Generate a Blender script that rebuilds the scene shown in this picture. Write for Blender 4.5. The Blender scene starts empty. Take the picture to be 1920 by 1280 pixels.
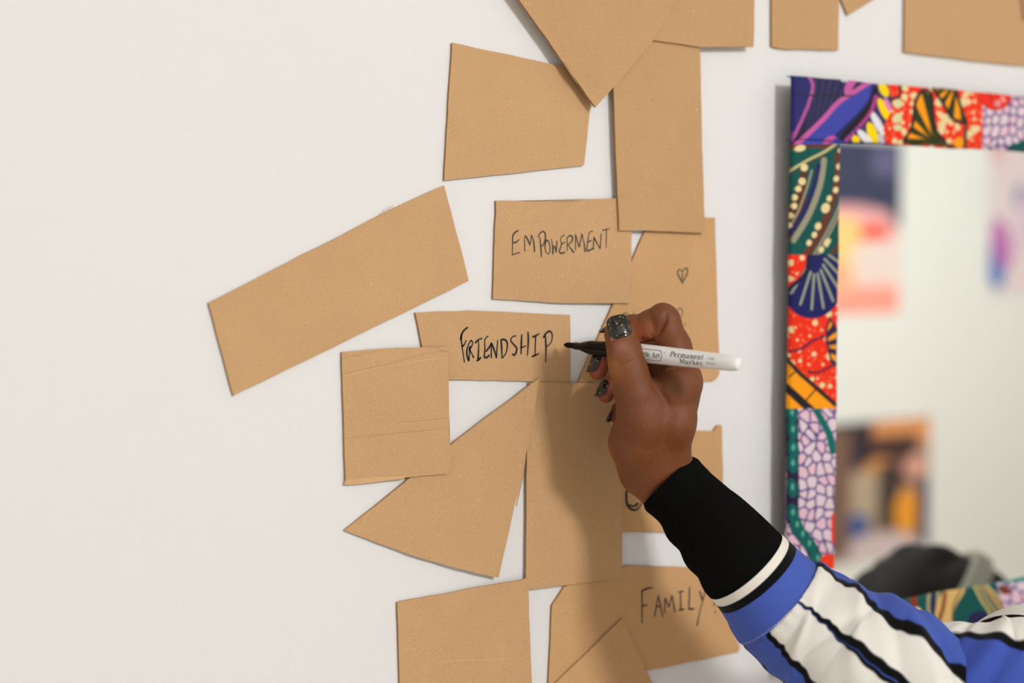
import bpy, bmesh, math, random
import numpy as np
from mathutils import Vector, Matrix
random.seed(7); rng = np.random.RandomState(11)
SC = bpy.context.scene; COL = SC.collection
ZO = 1.80                      # height of the point looked at above the floor
# ------------------------------------------------------------------ camera
YAW, PIT, D0, FPX = math.radians(31.5), math.radians(3.5), .86, 1920*50/36
FW = np.array([math.sin(YAW)*math.cos(PIT), math.cos(YAW)*math.cos(PIT), -math.sin(PIT)])
RT = np.array([math.cos(YAW), -math.sin(YAW), 0.0]); UP = np.cross(RT, FW)
CAM = np.array([0, 0, ZO]) - D0*FW
cd = bpy.data.cameras.new('camera'); cam = bpy.data.objects.new('camera', cd); COL.objects.link(cam)
cd.lens = 50; cd.sensor_width = 36; cd.clip_start = .02
cam.matrix_world = Matrix(((RT[0], UP[0], -FW[0], CAM[0]), (RT[1], UP[1], -FW[1], CAM[1]), (RT[2], UP[2], -FW[2], CAM[2]), (0, 0, 0, 1)))
cd.dof.use_dof = True; cd.dof.focus_distance = .832; cd.dof.aperture_fstop = 3.4
SC.camera = cam
# ------------------------------------------------------------------ world, light, exposure
w = bpy.data.worlds.new('world'); SC.world = w; w.use_nodes = True
w.node_tree.nodes['Background'].inputs[0].default_value = (.9, .93, 1, 1); w.node_tree.nodes['Background'].inputs[1].default_value = .3
SC.view_settings.view_transform = 'Standard'; SC.view_settings.look = 'None'; SC.view_settings.gamma = 1
SC.view_settings.exposure = -0.93; SC.view_settings.use_curve_mapping = False
SC.cycles.use_denoising = True; SC.cycles.max_bounces = 8; SC.cycles.diffuse_bounces = 4; SC.cycles.blur_glossy = .5
def area(name, loc, target, sx, sy, power, col):
    l = bpy.data.lights.new(name, 'AREA'); l.shape = 'RECTANGLE'; l.size = sx; l.size_y = sy; l.energy = power; l.color = col
    o = bpy.data.objects.new(name, l); COL.objects.link(o); o.location = loc
    o.rotation_euler = (Vector(target)-Vector(loc)).to_track_quat('-Z', 'Y').to_euler(); return o
KD = Vector((.04, -1.0, .44))
area('key_lamp', Vector((.1, 0, ZO-.15)) + KD*2.9, (.1, 0, ZO-.15), .44, .44, 124, (1, .998, .99))
area('ceiling_fill', (-.6, -1.9, ZO+1.12), (0, -.4, ZO-.4), 2.4, 1.2, 13, (1, .98, .97))
area('low_fill', (-1.0, -2.3, ZO-.75), (.1, 0, ZO-.6), 1.2, .9, 12, (1, .96, .92))  # fill added low down to brighten the lower wall; the room has no window
area('back_wall_fill', (3.6, -1.3, ZO+1.12), (3.6, -4.3, ZO-.9), 4.2, .8, 360, (.97, .985, .985))  # unseen fill added to brighten the back wall reflected in the mirror

# ------------------------------------------------------------------ helpers
def ray(px, py): return FW + RT*((px-960)/FPX) - UP*((py-640)/FPX)
def K(px, py, z):                                     # point seen at a pixel, z mm in front of the lens
    return CAM + ray(px, py)*(z/1000.)
def WP(px, py, y=0.0):                                # point seen at a pixel on the plane y
    r = ray(px, py); return CAM + r*((y-CAM[1])/r[1])
def proj(P):
    d = P-CAM; z = d@FW; return 960+FPX*(d@RT)/z, 640-FPX*(d@UP)/z
def lin(c): return tuple(((v/255.)/12.92 if v/255. <= .04045 else ((v/255.+.055)/1.055)**2.4) for v in c)
LN = lambda *c: np.array(lin(c))
def link(name, me, parent=None, mats=()):
    o = bpy.data.objects.new(name, me); COL.objects.link(o)
    for m in (mats if isinstance(mats, (list, tuple)) else [mats]):
        if m is not None: me.materials.append(m)
    if parent is not None: o.parent = parent
    return o
def mesh(name, V, F, parent=None, mat=None, smooth=False, col=None):
    me = bpy.data.meshes.new(name)
    V = np.asarray(V, dtype=np.float32)
    if isinstance(F, np.ndarray) and F.ndim == 2:
        n, k = F.shape
        me.vertices.add(len(V)); me.vertices.foreach_set('co', V.ravel())
        me.loops.add(n*k); me.loops.foreach_set('vertex_index', F.astype(np.int32).ravel())
        me.polygons.add(n); me.polygons.foreach_set('loop_start', np.arange(0, n*k, k, dtype=np.int32))
        me.update(calc_edges=True); me.validate()
    else:
        me.from_pydata([tuple(v) for v in V.tolist()], [], [tuple(int(i) for i in f) for f in F]); me.update()
    if smooth: me.polygons.foreach_set('use_smooth', [True]*len(me.polygons))
    if col is not None:
        a = me.color_attributes.new('Col', 'FLOAT_COLOR', 'POINT')
        c = np.ones((len(V), 4), dtype=np.float32); c[:, :3] = col; a.data.foreach_set('color', c.ravel())
    return link(name, me, parent, mat)
def empty(name, loc, label, cat, group=None):
    o = bpy.data.objects.new(name, None); COL.objects.link(o); o.location = loc; o.empty_display_size = .02
    o['label'] = label; o['category'] = cat
    if group: o['group'] = group
    return o
def keep(o, parent):                                  # parent while staying at the same place
    o.parent = parent; o.matrix_parent_inverse = Matrix.Translation(-Vector(parent.location))
    return o
def tag(o, label, cat, group=None):
    o['label'] = label; o['category'] = cat
    if group: o['group'] = group
    return o
def grid_faces(nu, nv, wrap=False):
    i = np.arange(nu-1)[:, None]; j = np.arange(nv if wrap else nv-1)[None, :]
    j2 = (j+1) % nv
    return np.stack([i*nv+j, (i+1)*nv+j, (i+1)*nv+j2, i*nv+j2], -1).reshape(-1, 4)
def box(name, lo, hi, parent=None, mat=None, bev=0):
    bm = bmesh.new(); bmesh.ops.create_cube(bm, size=1)
    for v in bm.verts: v.co = Vector([(lo[k]+hi[k])/2 + v.co[k]*(hi[k]-lo[k]) for k in range(3)])
    if bev: bmesh.ops.bevel(bm, geom=bm.edges[:], offset=bev, segments=2, affect='EDGES', profile=.5)
    me = bpy.data.meshes.new(name); bm.to_mesh(me); bm.free(); return link(name, me, parent, mat)
def catmull(P, n):
    P = np.asarray(P, float); m = len(P); t = np.linspace(0, m-1, n); i = np.clip(t.astype(int), 0, m-2); f = (t-i)[:, None]
    p0 = P[np.clip(i-1, 0, m-1)]; p1 = P[i]; p2 = P[i+1]; p3 = P[np.clip(i+2, 0, m-1)]
    return .5*((2*p1)+(p2-p0)*f+(2*p0-5*p1+4*p2-p3)*f**2+(3*p1-p0-3*p2+p3)*f**3)

# ------------------------------------------------------------------ materials
def new_mat(name, rough=.6, col=(.5, .5, .5), spec=.4, **kw):
    m = bpy.data.materials.new(name); m.use_nodes = True; nt = m.node_tree; b = nt.nodes['Principled BSDF']
    b.inputs['Base Color'].default_value = (*col, 1); b.inputs['Roughness'].default_value = rough
    b.inputs['Specular IOR Level'].default_value = spec
    for k, v in kw.items(): b.inputs[k.replace('_', ' ')].default_value = v
    return m, nt, b
def tex(nt, kind, scale, **kw):
    t = nt.nodes.new('ShaderNodeTex'+kind); t.inputs['Scale'].default_value = scale
    for k, v in kw.items():
        if k in t.inputs: t.inputs[k].default_value = v
        else: setattr(t, k, v)
    c = nt.nodes.get('TC') or nt.nodes.new('ShaderNodeTexCoord'); c.name = 'TC'
    nt.links.new(c.outputs['Object'], t.inputs['Vector']); return t
def ramp(nt, src, stops):
    r = nt.nodes.new('ShaderNodeValToRGB'); e = r.color_ramp.elements
    while len(e) < len(stops): e.new(.5)
    for k, (p, c) in enumerate(stops): e[k].position = p; e[k].color = (*c, 1)
    nt.links.new(src, r.inputs[0]); return r.outputs[0]
def mix(nt, a, b, fac, mode='MIX'):
    m = nt.nodes.new('ShaderNodeMix'); m.data_type = 'RGBA'; m.blend_type = mode
    for s, v in ((m.inputs['Factor'], fac), (m.inputs[6], a), (m.inputs[7], b)):
        if isinstance(v, bpy.types.NodeSocket): nt.links.new(v, s)
        else: s.default_value = v if not isinstance(v, tuple) else (*v, 1)
    return m.outputs[2]
def bump(nt, b, h, strength, dist):
    n = nt.nodes.new('ShaderNodeBump'); n.inputs['Strength'].default_value = strength; n.inputs['Distance'].default_value = dist
    nt.links.new(h, n.inputs['Height'])
    if b.inputs['Normal'].links: nt.links.new(b.inputs['Normal'].links[0].from_socket, n.inputs['Normal'])
    nt.links.new(n.outputs[0], b.inputs['Normal'])
W1 = (1, 1, 1); K1 = (0, 0, 0)
def wall_mat(name, col):
    m, nt, b = new_mat(name, .75, col, .25)
    n = tex(nt, 'Noise', 260., Detail=3.); bump(nt, b, n.outputs[0], .35, .0006)
    n2 = tex(nt, 'Noise', 1.6, Detail=4.); sc = tex(nt, 'Noise', 9., Detail=6.)
    c = ramp(nt, n2.outputs[0], [(.3, tuple(v*.975 for v in col)), (.7, col)])
    s = ramp(nt, sc.outputs[0], [(.70, W1), (.78, (.86, .85, .83))])
    nt.links.new(mix(nt, c, s, .7, 'MULTIPLY'), b.inputs['Base Color']); return m
M_wall = wall_mat('painted_wall', (.795, .795, .79))
M_back = wall_mat('painted_back_wall', (.80, .80, .75))
M_ceil = wall_mat('painted_ceiling', (.8, .8, .79))
m, nt, b = new_mat('timber_floor', .45, (.35, .24, .15)); nz = tex(nt, 'Noise', 3., Detail=6.)
nt.links.new(ramp(nt, nz.outputs[0], [(.3, (.30, .2, .12)), (.7, (.42, .3, .19))]), b.inputs['Base Color']); M_floor = m
def board_mat(name, col):
    m, nt, b = new_mat(name, .85, col, .15)
    f = tex(nt, 'Noise', 1300., Detail=4., Roughness=.7); g = tex(nt, 'Noise', 28., Detail=3.)
    c = ramp(nt, f.outputs[0], [(.28, tuple(v*.84 for v in col)), (.5, col), (.74, tuple(min(1, v*1.12) for v in col))])
    c = mix(nt, c, ramp(nt, g.outputs[0], [(.3, (.94, .93, .92)), (.7, (1.0, 1.0, 1.0))]), .8, 'MULTIPLY')
    v = tex(nt, 'Voronoi', 330.); v2 = tex(nt, 'Noise', 150.)
    sp = ramp(nt, v.outputs['Distance'], [(.10, W1), (.16, K1)])
    lim = ramp(nt, v2.outputs[0], [(.62, K1), (.66, W1)])
    c = mix(nt, c, tuple(min(1, k*1.5) for k in col), mix(nt, sp, lim, 1., 'MULTIPLY'))
    vd = tex(nt, 'Voronoi', 410., feature='F1'); ld = ramp(nt, v2.outputs[0], [(.33, W1), (.37, K1)])
    sd = ramp(nt, vd.outputs['Distance'], [(.09, W1), (.15, K1)])
    c = mix(nt, c, tuple(k*.42 for k in col), mix(nt, sd, ld, 1., 'MULTIPLY'))
    nt.links.new(c, b.inputs['Base Color'])
    wv = tex(nt, 'Wave', 55., Distortion=.6); bump(nt, b, wv.outputs[0], .10, .0004)
    bump(nt, b, f.outputs[0], .3, .0003); return m
BC = lin((201, 162, 119))
M_board = [board_mat('kraft_liner_%s' % n, tuple(BC[k]*s[k] for k in range(3))) for n, s in
           (('plain', (1, 1, 1)), ('warm', (1.04, 1.0, .94)), ('grey', (.95, .96, .98)), ('deep', (.94, .93, .92)))]
M_core = board_mat('kraft_core', tuple(v*.62 for v in BC))
m, nt, b = new_mat('marker_ink', .5, (.012, .014, .016), .3); M_ink = m
m, nt, b = new_mat('worn_ink', .6, (.05, .045, .04), .3); M_ink2 = m
m, nt, b = new_mat('faint_ink', .7, (.20, .14, .09), .2); M_ink3 = m
def vc_mat(name, rough, spec, weave=0, sheen=0, **kw):
    m, nt, b = new_mat(name, rough, (.5, .5, .5), spec, **kw)
    a = nt.nodes.new('ShaderNodeVertexColor'); a.layer_name = 'Col'; out = a.outputs[0]
    if weave:
        n = tex(nt, 'Noise', weave, Detail=2.)
        out = mix(nt, out, ramp(nt, n.outputs[0], [(.3, (.94, .94, .94)), (.7, (1.02, 1.02, 1.02))]), 1., 'MULTIPLY'); bump(nt, b, n.outputs[0], .3, .0003)
    if sheen: b.inputs['Sheen Weight'].default_value = sheen; b.inputs['Sheen Roughness'].default_value = .5
    nt.links.new(out, b.inputs['Base Color']); return m, nt, b
M_wax = vc_mat('wax_print_cotton', .7, .25, 900.)[0]
M_jacket = vc_mat('striped_jacket_cloth', .85, .12, 1500., .05)[0]
M_skin, nt, b = vc_mat('skin', .52, .34, 330.)
b.inputs['Subsurface Weight'].default_value = .12; b.inputs['Subsurface Radius'].default_value = (.006, .002, .001); b.inputs['Subsurface Scale'].default_value = .6
n = tex(nt, 'Voronoi', 2400.); bump(nt, b, n.outputs['Distance'], .3, .0003)
n = tex(nt, 'Noise', 420., Detail=4.); bump(nt, b, n.outputs[0], .28, .0005)
n = tex(nt, 'Wave', 90., Distortion=14., Detail=3.); bump(nt, b, n.outputs[0], .14, .0003)
m, nt, b = new_mat('glitter_varnish', .22, (.02, .018, .012), .12, Coat_Weight=1., Coat_Roughness=.10)
v = tex(nt, 'Voronoi', 1900.); v2 = tex(nt, 'Voronoi', 1300.)
c = ramp(nt, v.outputs['Color'], [(.0, (.003, .003, .002)), (.75, (.012, .011, .006)), (.87, (.06, .05, .022)), (.95, (.75, .6, .22))])
nt.links.new(c, b.inputs['Base Color']); b.inputs['Metallic'].default_value = .0; M_nail = m
m, nt, b = new_mat('bare_nail', .35, lin((178, 128, 118)), .5); M_bare = m
m, nt, b = new_mat('white_plastic', .28, lin((236, 236, 234)), .5); n = tex(nt, 'Noise', 300.); bump(nt, b, n.outputs[0], .02, .0002); M_white = m
m, nt, b = new_mat('black_plastic', .17, (.0015, .0015, .0018), .16); n = tex(nt, 'Noise', 500.); bump(nt, b, n.outputs[0], .05, .0002); M_black = m
m, nt, b = new_mat('felt_nib', .9, (.008, .007, .009), .2); n = tex(nt, 'Noise', 2500.); bump(nt, b, n.outputs[0], .6, .0003); M_nib = m
m, nt, b = new_mat('rib_knit', .9, (.0035, .0037, .0035), .06); n = tex(nt, 'Noise', 2600.); bump(nt, b, n.outputs[0], .5, .0003); M_rib = m
m, nt, b = new_mat('mirror_glass', .0, (.93, .95, .93), .5, Metallic=1.); b.inputs['Roughness'].default_value = .01; M_mirror = m
m, nt, b = new_mat('backing_board', .8, (.05, .045, .04)); M_backing = m
m, nt, b = new_mat('dark_hair', .75, (.010, .008, .007), .25); n = tex(nt, 'Noise', 160., Detail=6.); bump(nt, b, n.outputs[0], 1., .004); M_hair = m
m, nt, b = new_mat('grey_band_cloth', .8, lin((150, 150, 138)), .2); M_band = m
m, nt, b = new_mat('dark_denim', .85, (.03, .04, .08), .2); n = tex(nt, 'Noise', 400.); bump(nt, b, n.outputs[0], .4, .0005); M_denim = m
m, nt, b = new_mat('shoe_canvas', .7, (.6, .6, .58), .3); M_shoe = m
m, nt, b = new_mat('stitch_thread', .7, lin((176, 184, 222)), .2); M_thread = m
m, nt, b = new_mat('eye_white', .2, (.75, .73, .7)); M_eye = m
m, nt, b = new_mat('eye_iris', .1, (.02, .012, .008)); M_iris = m

# ------------------------------------------------------------------ the room
def struct(o): o['kind'] = 'structure'; return o
X0, X1, YB, ZC = -2.4, 7.0, -4.3, ZO+1.2
struct(box('wall_front', (X0-.1, 0, -.1), (X1+.1, .1, ZC+.1), None, M_wall))
struct(box('wall_back', (X0-.1, YB-.1, -.1), (X1+.1, YB, ZC+.1), None, M_back))
struct(box('wall_left', (X0-.1, YB, -.1), (X0, 0, ZC+.1), None, M_wall))
struct(box('wall_right', (X1, YB, -.1), (X1+.1, 0, ZC+.1), None, M_wall))
struct(box('floor', (X0, YB, -.1), (X1, 0, 0), None, M_floor))
struct(box('ceiling', (X0, YB, ZC), (X1, 0, ZC+.1), None, M_ceil))
struct(box('baseboard_front', (X0, -.015, 0), (X1, -.0005, .11), None, M_white, .003))
struct(box('baseboard_back', (X0, YB+.0005, 0), (X1, YB+.015, .11), None, M_white, .003))

# ------------------------------------------------------------------ cardboard
TH = .0018; STEP = .0019
def ribbon(name, strokes, width, y, parent, mat, toP=lambda a: a, sm=9, taper=.25):
    V = []; F = []
    for s in strokes:
        P = np.array([toP(p) for p in s], float)
        if len(P) > 2: P = catmull(P, sm*(len(P)-1))
        W_ = np.array([WP(p[0], p[1], y) for p in P]); T = np.gradient(W_, axis=0); T /= np.linalg.norm(T, axis=1)[:, None]+1e-12
        N = np.stack([-T[:, 2], 0*T[:, 0], T[:, 0]], 1); n = len(P)
        wd = width*(1+taper*np.sin(np.linspace(0, 5, n)+len(V)))*.5
        # round ends
        E0 = W_[0]-T[0]*wd[0]*.8; E1 = W_[-1]+T[-1]*wd[-1]*.8; o = len(V)
        V += list(W_+N*wd[:, None]); V += list(W_-N*wd[:, None]); V += [E0, E1]
        F += [(o+i, o+i+1, o+n+i+1, o+n+i) for i in range(n-1)] + [(o, o+n, o+2*n), (o+2*n-1, o+n-1, o+2*n+1)]
    return keep(mesh(name, V, F, None, mat), parent)
def prism(name, P2, y0, y1, parent, mat):            # P2 list of (x,z) world; y0 front (more negative), y1 back
    bm = bmesh.new(); vs = [bm.verts.new((x, y1, z)) for x, z in P2]; f = bm.faces.new(vs)
    r = bmesh.ops.extrude_face_region(bm, geom=[f]); bmesh.ops.translate(bm, vec=(0, y0-y1, 0), verts=[v for v in r['geom'] if isinstance(v, bmesh.types.BMVert)])
    bmesh.ops.recalc_face_normals(bm, faces=bm.faces[:])
    me = bpy.data.meshes.new(name); bm.to_mesh(me); bm.free(); return keep(link(name, me, None, mat), parent)
def hull(C):                                          # convex outline, shrunk slightly
    P = sorted([(float(q[0]), float(q[2])) for q in C]); H = []
    for seq in (P, P[::-1]):
        k0 = len(H)
        for p in seq:
            while len(H)-k0 >= 2 and (H[-1][0]-H[-2][0])*(p[1]-H[-2][1])-(H[-1][1]-H[-2][1])*(p[0]-H[-2][0]) <= 0: H.pop()
            H.append(p)
        H.pop()
    c = np.mean(H, axis=0); return [np.array([c[0]+(x-c[0])*.997, C[0][1], c[1]+(z-c[1])*.997]) for x, z in H]
def card(poly, layer, mi, label, seed, flute=0., core=None):
    yb = -(.0004+layer*STEP); yf = yb-TH; r = random.Random(seed)
    C = [WP(x, y, yf) for x, y in poly]; c = sum(C)/len(C)
    root = empty('cardboard_piece', (c[0], yb, c[2]), label, 'cardboard', 'cardboard pieces stuck on the wall')
    P = []
    for k in range(len(C)):
        a, b2 = C[k], C[(k+1) % len(C)]; L = np.linalg.norm(b2-a); n = max(1, int(L/.007)); nrm = np.array([-(b2-a)[2], 0, (b2-a)[0]])/(L+1e-9)
        j = 0
        for i in range(n):
            q = a+(b2-a)*i/n
            if i: j = j*.6+r.gauss(0, .00012); q = q+nrm*j
            P.append((q[0], q[2]))
    lt = .00045
    fr = prism('front_liner', P, yf, yf+lt, root, M_board[mi]); prism('back_liner', P, yb-lt, yb, root, M_board[mi])
    # fluted core: a wavy sheet cut to the outline
    bm = bmesh.new(); xs = [p[0] for p in P]; zs = [p[1] for p in P]; R = max(max(xs)-min(xs), max(zs)-min(zs))*.75+.02
    pitch = .0042; n = int(2*R/pitch*6); A = Vector((math.cos(flute), 0, math.sin(flute))); B = Vector((-math.sin(flute), 0, math.cos(flute))); cc = Vector((c[0], 0, c[2]))
    ym = (yf+yb)/2; am = TH/2-lt-.00005; prev = None
    for i in range(n+1):
        s = -R+2*R*i/n; y = ym+am*math.sin(2*math.pi*s/pitch)
        a = bm.verts.new(cc+A*s-B*R+Vector((0, y, 0))); b3 = bm.verts.new(cc+A*s+B*R+Vector((0, y, 0)))
        if prev: bm.faces.new((prev[0], a, b3, prev[1]))
        prev = (a, b3)
    C = hull([WP(x, y, yf) for x, y in core] if core else C); m2 = len(C); area2 = sum(C[k][0]*C[(k+1) % m2][2]-C[(k+1) % m2][0]*C[k][2] for k in range(m2)); sg = 1 if area2 > 0 else -1
    for k in range(m2):
        a, b2, c3 = C[k], C[(k+1) % m2], C[(k+2) % m2]; e = b2-a; nn = Vector((e[2], 0, -e[0]))*sg
        if nn.length < 1e-4: continue
        nn.normalize()
        if True:
            bmesh.ops.bisect_plane(bm, geom=bm.verts[:]+bm.edges[:]+bm.faces[:], plane_co=Vector(a)-nn*.0002, plane_no=nn, clear_outer=True)
    me = bpy.data.meshes.new('fluted_core'); bm.to_mesh(me); bm.free(); keep(link('fluted_core', me, None, M_core), root)
    return root, yf
CL = {}
CL['K'] = card([(1222, 404), (1341, 408), (1349, 702), (1341, 713), (1300, 717), (1084, 716), (1150, 570)], 0, 1, 'cardboard piece with a small drawn heart, behind the writing hand', 1)
CL['J'] = card([(930, 376), (1000, 378), (1090, 376), (1092, 374), (1160, 371), (1186, 372), (1184, 480), (1181, 569), (1050, 568), (924, 560)], 1, 0, 'cardboard piece with EMPOWERMENT written on it in black marker', 2)
CL['C'] = card([(1145, 40), (1311, 44), (1322, 436), (1161, 432)], 2, 3, 'tall narrow blank cardboard piece above the right end of EMPOWERMENT', 3)
CL['D'] = card([(1215, -60), (1416, -60), (1413, 88), (1312, 88), (1215, 74)], 3, 3, 'blank cardboard piece cut by the photo top, above the tall narrow piece', 4)
CL['B'] = card([(930, -60), (1300, -60), (1226, 74), (1150, 164), (1117, 201)], 4, 3, 'cardboard piece pointing down like a wedge at the top of the cluster', 5, .6)
CL['A'] = card([(848, 80), (1112, 136), (1107, 200), (1095, 310), (833, 338)], 0, 0, 'blank four-sided cardboard piece left of the downward pointing wedge', 6)
CL['E'] = card([(1447, -60), (1574, -60), (1572, 94), (1480, 93), (1460, 91), (1447, 87)], 0, 3, 'narrow blank cardboard piece at the photo top above the mirror corner', 7)
CL['F'] = card([(1560, -40), (1700, -40), (1590, 29)], 0, 3, 'small triangular cardboard tip at the photo top edge', 8)
CL['G'] = card([(1697, -60), (1990, -60), (1990, 130), (1820, 114), (1695, 98)], 0, 2, 'wide blank cardboard piece above the mirror top right', 9)
CL['H'] = card([(1911, -60), (2050, -60), (2050, 60), (1921, 36)], 1, 3, 'sliver of cardboard at the top right corner of the photo', 10)
CL['I'] = card([(391, 568), (720, 400), (833, 348), (879, 526), (438, 742)], 0, 0, 'long tilted blank cardboard strip, leftmost on the wall', 12, .45)
CL['L'] = card([(779, 586), (880, 582), (1069, 590), (1070, 718), (1010, 715), (803, 710)], 0, 0, 'cardboard piece with FRIENDSHIP written on it at the marker tip', 13)
CL['O'] = card([(993, 717), (1100, 717), (1166, 719), (1167, 1083), (985, 1106), (988, 850)], 1, 0, 'tall blank cardboard piece below the hand, darkened by its shadow', 14)
CL['N'] = card([(1013, 708), (985, 860), (935, 1083), (860, 1066), (770, 1040), (646, 994), (846, 833)], 2, 0, 'pointed triangular cardboard piece below FRIENDSHIP', 15, .9)
CL['M'] = card([(641, 660), (700, 655), (755, 652), (840, 650), (842, 810), (847, 862), (840, 888), (760, 895), (648, 908)], 3, 0, 'squarish creased cardboard piece overlapping the left end of FRIENDSHIP', 16)
CL['T'] = card([(1140, 805), (1338, 808), (1346, 797), (1354, 797), (1358, 1000), (1140, 997)], 0, 1, 'cardboard piece behind the wrist with part of a letter C', 17, core=[(1140, 806), (1353, 812), (1358, 1000), (1140, 997)])
CL['R'] = card([(1058, 1100), (1175, 1060), (1307, 1064), (1350, 1130), (1388, 1213), (1384, 1223), (1215, 1256), (1028, 1296), (1035, 1135)], 0, 1, 'cardboard piece with FAMILY written on it below the sleeve cuff', 18)
CL['S'] = card([(1168, 1158), (1232, 1300), (1232, 1360), (990, 1360), (1030, 1292)], 1, 1, 'pointed cardboard piece at the photo bottom overlapping FAMILY', 19)
CL['P'] = card([(745, 1129), (990, 1084), (992, 1150), (1000, 1360), (752, 1360)], 2, 0, 'blank cardboard piece at the photo bottom, lowest left of the cluster', 20)
TILT = {}
def tilt(key, pts):                                   # pts: three (px, py, layer): pieces lean where they overlap
    A_ = np.array([[*(WP(a, b)[[0, 2]]), 1] for a, b, c in pts]); TILT[key] = np.linalg.solve(A_, np.array([c for a, b, c in pts]))
def apply_tilt():
    for key, co in TILT.items():
        root, yf = CL[key]; base = -(yf+TH+.0004)/STEP
        for ch in root.children:
            me = ch.data; n = len(me.vertices); v = np.empty(n*3); me.vertices.foreach_get('co', v); v = v.reshape(-1, 3)
            dy = -(v[:, 0]*co[0]+v[:, 2]*co[1]+co[2]-base)*STEP; dv = v-CAM; v += dv*(dy/dv[:, 1])[:, None]; me.vertices.foreach_set('co', v.ravel()); me.update()
def Z(ox, oy, s): return lambda p: (ox+p[0]/s, oy+p[1]/s)
def write(key, name, strokes, width, Zf, mat=M_ink):
    root, yf = CL[key]; return ribbon(name, strokes, width, yf-.00012, root, mat, Zf)
write('L', 'handwritten_word', [
 [(295,188),(240,235),(205,295),(200,370),(215,500),(248,715)], [(200,295),(190,370)], [(275,385),(240,450),(212,475)],
 [(345,385),(310,440),(285,530),(285,600),(310,690)], [(345,385),(370,410),(360,460),(320,520)], [(320,520),(350,570),(385,640)], [(330,480),(320,620),(310,690)],
 [(505,355),(450,375),(410,420)], [(455,380),(460,480),(450,680)], [(430,690),(460,680),(490,640)],
 [(600,320),(565,350),(550,400),(555,500),(545,600),(550,635),(580,640),(620,605)], [(570,550),(630,470),(650,420)],
 [(650,645),(650,420)], [(650,420),(690,520),(725,645)], [(725,645),(745,380)],
 [(795,380),(805,500),(810,650)], [(795,375),(840,370),(880,400),(890,470),(870,570),(815,650)],
 [(1020,320),(990,318),(950,350),(945,390),(980,440),(1025,490),(1030,540),(1000,600),(965,590)],
 [(1107,295),(1100,420),(1097,590)], [(1200,255),(1205,400),(1190,610)], [(1090,500),(1165,465)],
 [(1265,328),(1310,318),(1370,280)], [(1315,320),(1305,610)], [(1260,628),(1300,610),(1365,580)],
 [(1460,310),(1470,500),(1465,710)], [(1430,345),(1460,290),(1510,248),(1550,265),(1565,330),(1540,420),(1475,480)]], .00105, Z(840, 590, 8))
write('J', 'handwritten_word', [
 [(280,190),(225,225),(190,280),(185,400),(178,590)], [(290,340),(240,385),(195,390)], [(178,590),(300,550)],
 [(380,305),(385,530)], [(385,305),(405,290),(470,430)], [(470,430),(495,265)], [(495,265),(530,380),(545,545)],
 [(630,300),(645,450),(658,625)], [(600,305),(635,235),(680,210),(715,240),(720,330),(690,420),(650,450)],
 [(740,350),(720,400),(715,470),(735,550),(770,572),(795,530),(795,440),(770,370),(740,350)],
 [(818,335),(840,450),(845,575)], [(845,575),(850,460)], [(850,460),(875,450),(900,545)], [(900,545),(910,365)],
 [(1035,260),(985,300),(970,350),(985,420),(950,520),(960,555),(990,565),(1040,545)], [(1040,380),(985,420)],
 [(1075,310),(1078,525)], [(1075,310),(1120,275),(1165,300),(1150,370),(1090,425)], [(1090,425),(1140,490),(1185,552)],
 [(1215,515),(1215,255)], [(1215,255),(1275,465)], [(1275,465),(1320,250)], [(1320,250),(1350,380),(1370,540)],
 [(1495,200),(1445,225),(1425,290),(1410,400),(1400,500),(1420,525),(1500,485)], [(1470,355),(1415,385)],
 [(1505,500),(1515,300)], [(1515,300),(1560,390),(1615,490)], [(1615,490),(1635,240)],
 [(1655,190),(1770,160)], [(1720,180),(1715,465)]], .00085, Z(940, 410, 8.727), M_ink2)
write('R', 'handwritten_word', [
 [(870,545),(870,800)], [(865,545),(910,525),(955,518)], [(870,665),(910,655)],
 [(970,745),(1000,580)], [(1000,580),(1035,750)], [(985,670),(1020,665)],
 [(1050,720),(1055,600)], [(1055,600),(1085,670)], [(1085,670),(1110,580)], [(1110,580),(1133,715)],
 [(1160,555),(1200,545)], [(1178,550),(1180,695)], [(1165,698),(1205,690)], [(1250,515),(1245,690)], [(1245,690),(1285,688)],
 [(1330,545),(1355,620)], [(1385,520),(1340,680),(1310,820)], [(1450,580),(1450,660)], [(1455,708),(1456,716)]], .00115, Z(1000, 980, 4.267), M_ink2)
write('K', 'drawn_heart', [[(1350,605),(1325,560),(1318,532),(1335,515),(1350,535)], [(1350,535),(1365,510),(1382,512),(1380,545),(1350,605)], [(1347,585),(1350,545)]], .0009, Z(900, 360, 3.556), M_ink2)
write('K', 'handwritten_letter', [[(945,825),(965,808),(985,812),(985,830)], [(1028,795),(1025,820)]], .0009, Z(900, 360, 3.556), M_ink3)
write('K', 'handwritten_letter', [[(1318,785),(1330,775),(1348,785),(1350,810),(1340,830),(1322,840)], [(1355,890),(1372,878)]], .0009, Z(900, 360, 3.556), M_ink3)
write('T', 'handwritten_letter', [[(660,720),(645,800),(650,880),(680,925),(720,940),(760,915),(780,880)], [(672,892),(710,905),(750,880)]], .0015, Z(1040, 760, 4.795))
zM = Z(620, 560, 3.556)
def crease(key, lines, width, mat, lift=.0001, Zf=zM):
    root, yf = CL[key]; return ribbon('crease', lines, width, yf-lift, root, mat, Zf)
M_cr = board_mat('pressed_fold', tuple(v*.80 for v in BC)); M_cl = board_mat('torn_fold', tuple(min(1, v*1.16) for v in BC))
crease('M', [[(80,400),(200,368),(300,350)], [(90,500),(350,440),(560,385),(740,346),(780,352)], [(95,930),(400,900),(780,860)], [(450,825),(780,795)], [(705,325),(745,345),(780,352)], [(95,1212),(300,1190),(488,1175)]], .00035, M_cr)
crease('M', [[(100,1226),(300,1204),(488,1188)]], .0026, M_cl, .0002)
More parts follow.
